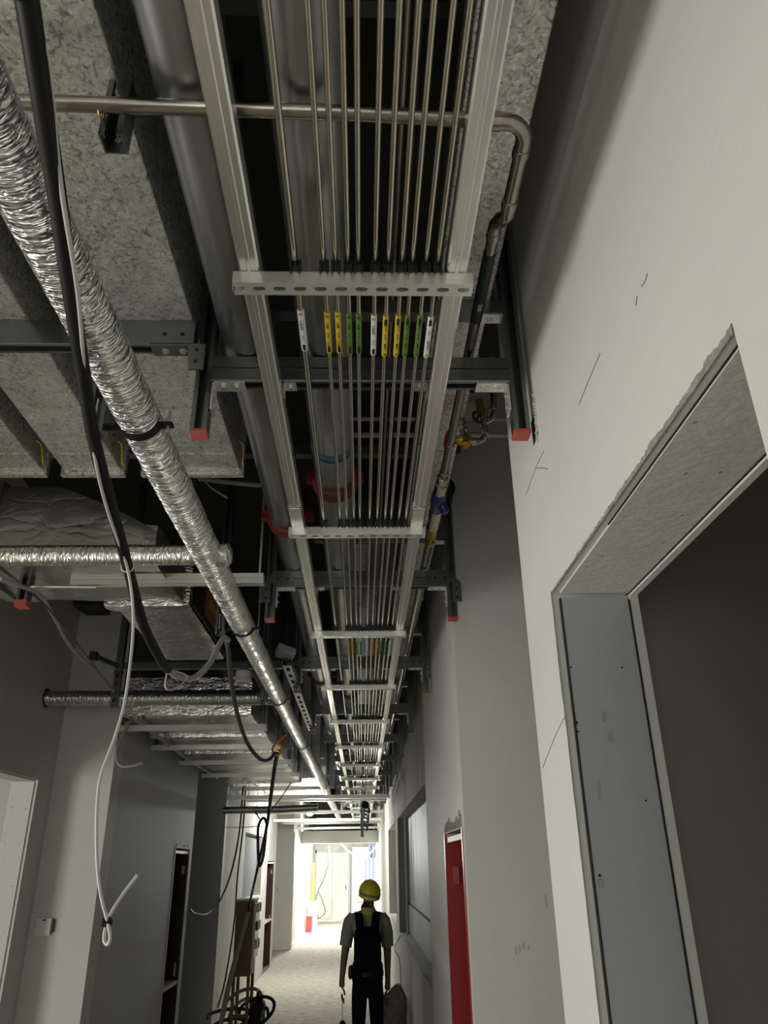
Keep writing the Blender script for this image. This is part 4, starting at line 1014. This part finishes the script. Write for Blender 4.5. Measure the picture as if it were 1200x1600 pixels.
for xx in (bx0+.02, bx1-.02):
    for yq in (by0+.02, by1-.02):
        MB().box(xx-.018, xx+.018, yq-.018, yq+.018, 0, bz0).build('leg', 'wood', t)
MB().box(bx0+.02, bx1-.02, by0+.01, by0+.03, .22, .26).build('stretcher', 'wood', t)
for k, (a, rr, zc, col, lb) in enumerate((((-.10, -.05), .17, .10, 'cable_dark', 'dark hose coil on the floor under the wooden box'), ((.02, .08), .14, .20, 'cable_grey', 'pale hose loop under the wooden box'), ((.20, -.02), .13, .16, 'rubber', 'black hose loop lying before the wooden box'))):
    c0 = Vector(((bx0+bx1)/2+a[0], 10.8+a[1], zc))
    pts = [c0+Vector((math.cos(q)*rr*(1+.06*i), .10*math.sin(q), math.sin(q+.4)*(zc-.03)*.9+.012*i)) for i, q in enumerate([i*.75 for i in range(14)])]
    cable('hose', pts, .02, col, lb, 5, 8, cat='hose')
pts = [U(388, 1425, 10.55), U(376, 1470, 10.5), U(360, 1530, 10.4), U(345, 1600, 10.3), U(338, 1640, 10.25)]
cable('hose', pts, .03, 'cable_grey', 'grey ribbed hose leaning on the wooden box', 6, 10, cat='hose')
bp = thing('tool_bag', (bx1+.05, 10.8, 0), 'black tool bag slumped beside the box stand', 'bag')
grid_box(bx1-.0, bx1+.15, 10.66, 10.94, 0, .38, .05, .07, 5, 31, .03).build('bag_body', 'rubber', bp, smooth=True)
MB().torus((bx1+.08, 10.8, .38), (1, 0, 0), .09, .010, 16, 6, -1.4, 1.4).build('bag_handle', 'rubber', bp, smooth=True)

# ------------------------------------------------------------------ things at the far end
t = thing('work_lamp', (-1.6, 24.7, 2.25), 'glaring work lamp high on the far left wall', 'lamp')
MB().box(-1.73, -1.50, 24.7, 24.78, 2.05, 2.25).build('lamp_housing', 'black_metal', t)
MB().box(-1.72, -1.51, 24.688, 24.7, 2.06, 2.24).build('lamp_glass', 'lamp', t)
MB().box(-1.75, -1.72, 24.72, 24.76, 2.1, 2.2).build('wall_mount', 'black_metal', t)
t = thing('work_lamp', (-1.0, 15.5, 2.72), 'bare glaring lamp hung under the bars over the far corridor', 'lamp')
MB().lathe((-1.0, 15.5, 2.70), UP, [(0, .03), (.02, .06), (.06, .06), (.08, .02)], 16).build('lamp_globe', 'lamp', t, smooth=True)
MB().tube([(-1.0, 15.5, 2.77), (-1.0, 15.5, HZ)], .006, 6).build('lamp_cord', 'rubber', t)
pb = at(480, 1459, Z=0)
def far(u, v, y): return at(u, v, Y=y)
q0 = far(474, 1459, 26); q1 = far(487, 1441, 26); q0.x = max(q0.x, -1.71)
t = thing('red_box', (q0.x, 26, 0), 'small red box on the floor at the far left', 'box')
MB().box(q0.x, q1.x, 26, 26.35, 0, .40).build('box_body', 'red_wheel', t, bevel=.01)
MB().box(q0.x-.01, q1.x+.01, 25.99, 26.36, .40, .43).build('box_lid', 'red_wheel', t)
o = grid_box(q0.x-.0, q0.x+.30, 26.7, 27.0, 0, .82, .2, .004, 4, 2).build('grey_carton', 'board'); tag(o, 'grey upright carton behind the small red box', 'box')
o = MB().box(-1.70, -1.62, 28.4, 28.5, 0, 1.9).build('timber_post', 'wood_yellow', bevel=.006); tag(o, 'yellow timber leaning upright by the far door', 'timber')
o = MB().box(-1.66, -1.60, 27.7, 27.78, 0, 1.75).build('timber_post', 'orange', bevel=.006); tag(o, 'thin orange-red post beside the yellow timber', 'timber')
cable('cable', [far(515, 1322, 27), far(512, 1335, 27), far(513, 1350, 27), far(505, 1375, 27), far(497, 1392, 27), far(493, 1410, 27), far(497, 1436, 27)], .022, 'cable_dark', 'thick grey cable hanging before the far door', 6, 8)
cable('cable', [far(497, 1392, 27), far(503, 1405, 27), far(508, 1425, 27), far(500, 1434, 27), far(492, 1438, 27)], .018, 'cable_dark', 'lower loop of cable before the far door', 6, 8)
cable('cable', [far(531, 1316, 26), far(545, 1330, 26), far(562, 1338, 26), far(578, 1333, 26), far(588, 1322, 26)], .02, 'cable_white', 'pale cable swagged under the boxed beam', 6, 8)
q0 = far(570, 1341, 30); q1 = far(588, 1376, 30)
t = thing('striped_sheet', (q0.x, 30, q1.z), 'blue and white striped sheet hanging right of the far door', 'sheet')
w_ = (q1.x-q0.x)/6
for i in range(6):
    MB().box(q0.x+w_*i, q0.x+w_*(i+1)-.004, 30-.01*(i % 2), 30.03, q1.z, 4.2 if i in (2, 4) else q0.z).build('stripe', 'blue_sheet' if i % 2 == 0 else 'plastic_white', t)
o = MB().box(-.36, .47, 30.3, 30.5, 0, 2.42).build('wall_end_panel', 'paint_grey'); struct(o, 'grey panel right of the far door', 'wall')
q = far(563, 1401, 30.29); t = thing('wall_box', (q.x, 30.3, q.z), 'white box on the grey panel right of the far door', 'electrical box')
MB().box(q.x-.13, q.x+.13, 30.22, 30.3, q.z-.16, q.z+.16).build('box_body', 'plastic_white', t, bevel=.01)
# far ceiling bars
for i, (y, z, x0, x1) in enumerate(((10.75, .80, -1.8, -.5), (11.2, .95, -1.84, -.45), (11.6, .86, -1.85, .40), (12.9, .92, -1.85, .40), (14.0, .80, -1.85, -.3), (15.4, .88, -1.85, .40), (17.0, .82, -1.85, .40), (19.0, .86, -1.85, .40), (21.3, .84, -1.72, .42), (25.5, .75, -1.72, .42))):
    o = strut((x0, y, Zr(z)), (x1, y, Zr(z)), (0, 1, 0), (0, 0, 1), .06, .05).build('ceiling_bar', 'strut_light', origin=(x0, y, Zr(z)))
    tag(o, '%s pale strut bar across the far corridor ceiling' % ('nearest', 'second nearest', 'third nearest', 'fourth nearest', 'fifth nearest', 'sixth nearest', 'seventh nearest', 'eighth nearest', 'ninth nearest', 'farthest')[i], 'beam', 'far ceiling bars')
    for xx in (x0+.03, x1-.06): MB().tube([(xx, y, Zr(z)+.04), (xx, y, HZ)], .006, 6).build('threaded_rod', 'bolt', o)
o = MB().box(-1.74, -.66, 12.2, 16.8, Zr(1.2), Zr(1.42)).build('air_duct', 'galv', bevel=.01); tag(o, 'wide pale duct over the far left of the corridor', 'duct')
o = MB().box(-1.7, .40, 24.2, 30.8, Zr(.80), Zr(.86)).build('ceiling_panel', 'paint'); tag(o, 'white ceiling panel beyond the boxed beam', 'panel')
p = at(419, 1233, Y=10.0)
o = MB().tube([(XL+.005, 10.9, Zr(.68)), (-1.1, 10.9, Zr(.68)), (-.60, 10.9, Zr(.70))], .045, 14).build('foil_branch_pipe', 'pipe_grey', smooth=True); tag(o, 'grey pipe leaving the far left wall under the bars', 'pipe')
# drop struts in the middle distance
for i, (u, v0, v1, y, lb) in enumerate(((519, 1125, 1232, 8.4, 'dark strut hanging left of the ladder in the middle distance'), (566, 1225, 1308, 13.0, 'slim strut hanging below the far ladder beside the hooks'))):
    a = at(u, v1, Y=y); o = strut((a.x, y, a.z), (a.x, y, HZ), (1, 0, 0), (0, -1, 0), .05, .04).build('drop_strut', 'strut', origin=(a.x, y, a.z)); tag(o, lb, 'strut')
for i in range(7):
    y = 13.4+i*.95; p = Vector((.05, y, Zr(.80-.01*i)))
    o = MB().torus(p, (0, 1, 0), .07, .018, 14, 6, -2.2, 2.2).tube([p+Vector((-.01, 0, .06)), p+Vector((-.01, 0, .36))], .012, 6).build('cable_hook', 'rubber', smooth=True, origin=p)
    tag(o, '%s black cable hook in the row below the far ladder' % ordinal(i), 'hook', 'row of cable hooks')
p = at(571, 1258, Y=12.97); o = MB().lathe((p.x, 12.96, p.z), (0, 1, 0), [(-.05, .02), (-.03, .06), (.03, .06), (.05, .02)], 14).build('junction_box', 'rubber', smooth=True); tag(o, 'black round junction box below the far ladder', 'electrical box')
a = at(448, 1040, Z=Zr(1.02)); o = strut((a.x, a.y, Zr(1.02)), (a.x, a.y+2.3, Zr(1.02)), (1, 0, 0), (0, 0, 1), .05, .04).build('strut_rail', 'strut', origin=(a.x, a.y, Zr(1.02))); tag(o, 'slotted strut rail running beside the far foil pipe', 'strut')
for k in range(14): MB().box(a.x-.010, a.x+.010, a.y+.06+k*.16, a.y+.13+k*.16, Zr(1.02)-.002, Zr(1.02)+.001).build('slot', 'hole', o)
p = at(447, 997, Y=4.2); p.z -= .084; o = MB().obox(p, (.045, .03, -.01), (-.02, .09, 0), (.0, .01, .02)).build('loose_carton', 'board', bevel=.006); tag(o, 'small pale carton lying on the pipes behind the second hanger', 'box')

# ------------------------------------------------------------------ sack at the right wall
o = grid_box(.10, .43, 9.05, 9.40, 0, .68, .05, .045, 4.5, 41, .05)
for v in o.v:
    k = v.z/.68; v.x += (.02*k); v.x = min(v.x, XF-.01); v.y = v.y+(v.y-9.22)*(-.25*k); v.z += .05*math.sin(v.x*22)*k; v.x = min(v.x, XF-.008)
    if v.z < 0: v.z = 0
s_ = o.build('waste_sack', 'sack', smooth=True); tag(s_, 'crumpled grey sack slumped against the right wall behind the worker', 'sack')
cable('wire', [Vector((.40, 9.1, .66)), Vector((.38, 8.95, .95)), Vector((.33, 8.9, 1.06)), Vector((.40, 8.9, 1.18))], .004, 'cable_dark', 'thin wire sprouting from the sack by the right wall', 6, 6)

# ------------------------------------------------------------------ the worker (seen from behind)
PY = 8.0; PX = at(574, 1450, Y=PY).x
per = thing('person', (PX, PY, 0), 'worker seen from behind in yellow helmet, black vest pack and dark trousers', 'person')
def skin_body():
    V = []; E = []; Rr = []
    def add(p, r, par=None):
        V.append(Vector(p)); Rr.append(r if hasattr(r, '__len__') else (r, r)); i = len(V)-1
        if par is not None: E.append((par, i))
        return i
    pel = add((0, 0, .90), (.150, .105))
    wa = add((0, 0, 1.06), (.140, .10), pel); ch = add((.0, .0, 1.24), (.165, .115), wa); up = add((.0, .0, 1.36), (.150, .095), ch)
    nk = add((.005, .01, 1.455), (.058, .058), up); nk2 = add((.012, .03, 1.51), (.052, .055), nk)
    hd = add((.025, .045, 1.59), (.078, .092), nk2); add((.032, .045, 1.665), (.07, .085), hd)
    for s in (-1, 1):
        sh = add((s*.165, 0, 1.375), (.066, .066), up)
        ua = add((s*.205, .005, 1.27), (.052, .056), sh)
        if s < 0: el = add((s*.245, -.005, 1.10), (.040, .042), ua); wr_ = add((s*.272, .04, .90), (.026, .030), el); hn = add((s*.272, .05, .83), (.022, .036), wr_)
        else: el = add((s*.215, -.01, 1.10), (.040, .042), ua); wr_ = add((s*.215, .05, .875), (.026, .030), el); hn = add((s*.212, .065, .80), (.022, .036), wr_)
        hp_ = add((s*.085, 0, .83), (.098, .100), pel)
        kn = add((s*.098, .015, .47), (.062, .066), hp_); cf = add((s*.10, -.01, .30), (.058, .062), kn); an = add((s*.102, -.02, .09), (.045, .050), cf)
        add((s*.11, .12, .045), (.045, .035), an)
    me = bpy.data.meshes.new('body'); me.from_pydata([tuple(v) for v in V], E, []); me.update()
    ob = bpy.data.objects.new('body_tmp', me); COL.objects.link(ob)
    md = ob.modifiers.new('skin', 'SKIN'); md.use_smooth_shade = True
    sv = me.skin_vertices[0].data
    for i, r in enumerate(Rr): sv[i].radius = r
    sv[0].use_root = True
    sb = ob.modifiers.new('sub', 'SUBSURF'); sb.levels = 2; sb.render_levels = 2
    dg = bpy.context.evaluated_depsgraph_get(); out = bpy.data.meshes.new_from_object(ob.evaluated_get(dg))
    bpy.data.objects.remove(ob); return out
bme = skin_body(); bme.materials.clear()
for mm in ('skin', 'shirt', 'trousers', 'black_metal'): bme.materials.append(MATS[mm])
for p in bme.polygons:
    c = p.center; p.use_smooth = True
    arm = abs(c.x) > .175 and c.z > .7
    if c.z > 1.445 and abs(c.x-.01) < .12: i = 0
    elif arm and c.z < 1.185: i = 0
    elif c.z > .95: i = 1
    elif c.z > .11: i = 2
    else: i = 3
    p.material_index = i
body = bpy.data.objects.new('body', bme); COL.objects.link(body); body.parent = per
def pm(m, name, mm, parent, **k):
    for v in m.v: v += Vector((PX, PY, 0))
    return m.build(name, mm, parent, **k)
def finger_set(s, wx, wy, wz):
    m = MB()
    L_ = (.062, .072, .070, .056)
    for j in range(4):
        y = wy-.028+j*.019; l = L_[j]
        pts = [(wx, y, wz), (wx-s*.002, y+.002, wz-l*.45), (wx-s*.012, y+.004, wz-l*.8), (wx-s*.026, y+.005, wz-l)]
        m.tube(bez(pts, 3), [.0088]*8+[.0082, .0060], 8)
    pts = [(wx-s*.004, wy+.032, wz+.045), (wx-s*.022, wy+.045, wz+.015), (wx-s*.03, wy+.045, wz-.018)]
    m.tube(bez(pts, 3), .0092, 8)
    return m
pm(finger_set(-1, -.272, .052, .785), 'hand', 'skin', per, smooth=True); pm(finger_set(1, .212, .067, .755), 'hand', 'skin', per, smooth=True)
# hair and ears
m = MB()
for s in (-1, 1): m.lathe((.027+s*.078, .05, 1.575), (s, -.2, 0), [(-.012, .018), (0, .026), (.010, .022), (.014, .010)], 10)
pm(m, 'ears', 'skin', per, smooth=True)
m = MB(); m.lathe((.027, .028, 1.53), (.06, .02, 1), [(0, .052), (.03, .075), (.07, .088), (.12, .088), (.14, .05)], 16); pm(m, 'hair', 'rubber', per, smooth=True)
# shirt sleeves and hem over the body
m = MB()
m.tube([(-.150, .0, 1.415), (-.185, .0, 1.36), (-.215, .003, 1.27), (-.236, 0, 1.165)], [.050, .074, .071, .066], 14); pm(m, 'shirt_sleeve', 'shirt', per, smooth=True)
m = MB(); m.tube([(.150, .0, 1.415), (.178, .0, 1.36), (.208, .003, 1.27), (.216, 0, 1.155)], [.050, .074, .070, .064], 14); pm(m, 'shirt_sleeve', 'shirt', per, smooth=True)

# collar
m = MB(); m.lathe((.004, .008, 1.415), (.06, .06, 1), [(0, .098), (.03, .082), (.055, .070), (.06, .064)], 18); pm(m, 'collar', 'collar', per, smooth=True)
# helmet, tilted to the right
hax = Vector((.16, -.22, 1)).normalized(); hc = Vector((.030, .045, 1.615))
m = MB(); m.lathe(hc-hax*.055, hax, [(0, .118), (.006, .122), (.018, .118), (.045, .121), (.085, .116), (.115, .098), (.138, .068), (.150, .03), (.152, .0)], 28)
hel = pm(m, 'helmet', 'helmet', per, smooth=True)
m = MB(); m.lathe(hc-hax*.03, hax, [(0, .1195), (.001, .1225), (.024, .1235), (.025, .120)], 28); pm(m, 'helmet_band', 'helmet_band', hel, smooth=True)
m = MB()
m.obox(hc+hax*.045+Vector((0, 0, .052)), (.012, 0, 0), (0, .09, .0), hax*.012); pm(m, 'helmet_ridge', 'helmet', hel, bevel=.004)
# vest pack on the back with two broad straps
m = grid_box(-.130, .130, -.205, -.075, .98, 1.33, .035, .010, 9, 51, .05)
vp = pm(m, 'vest_pack', 'vest', per, smooth=True)
for s in (-1, 1):
    m = MB(); pts = bez([(s*.075, -.135, 1.27), (s*.085, -.115, 1.36), (s*.095, -.06, 1.425), (s*.095, .03, 1.425), (s*.10, .12, 1.33)], 6)
    for i in range(len(pts)-1):
        a, b = pts[i], pts[i+1]; d = (b-a); up_ = d.cross(Vector((1, 0, 0))).normalized()
        m.obox((a+b)/2, (.042, 0, 0), d*.56, up_*.010)
    pm(m, 'shoulder_strap', 'vest', vp, smooth=False)
m = grid_box(-.162, .162, -.125, .118, .86, 1.06, .04, .006, 8, 53, .05); pm(m, 'vest_skirt', 'vest', per, smooth=True)
m = grid_box(-.145, .145, -.118, .10, 1.0, 1.30, .04, .006, 8, 54, .05); pm(m, 'vest_back', 'vest', per, smooth=True)
m = MB(); m.lathe((0, 0, .93), (0, 0, 1), [(0, .168), (.002, .172), (.035, .172), (.037, .166)], 24)
for v in m.v: v.y *= .76
pm(m, 'belt', 'rubber', per, smooth=True)
m = grid_box(-.205, -.150, -.05, .05, .90, 1.02, .03, .004, 8, 55, .02); pm(m, 'belt_pouch', 'rubber', per, smooth=True)
per.scale = (.86, 1, 1)
# thing dangling from the left hand
a = Vector((PX-.228, PY+.055, .72)); 
t = thing('plumb_weight', a, 'small dark weight dangling on a cord from the left hand of the worker', 'weight')
MB().tube([a+Vector((0, 0, .035)), a+Vector((-.002, 0, -.06)), a+Vector((.002, 0, -.14))], .003, 6).build('cord', 'cable_white', t)
MB().lathe(a+Vector((.002, 0, -.205)), UP, [(0, .004), (.012, .024), (.035, .030), (.055, .024), (.068, .008)], 14).build('weight_body', 'rubber', t, smooth=True)
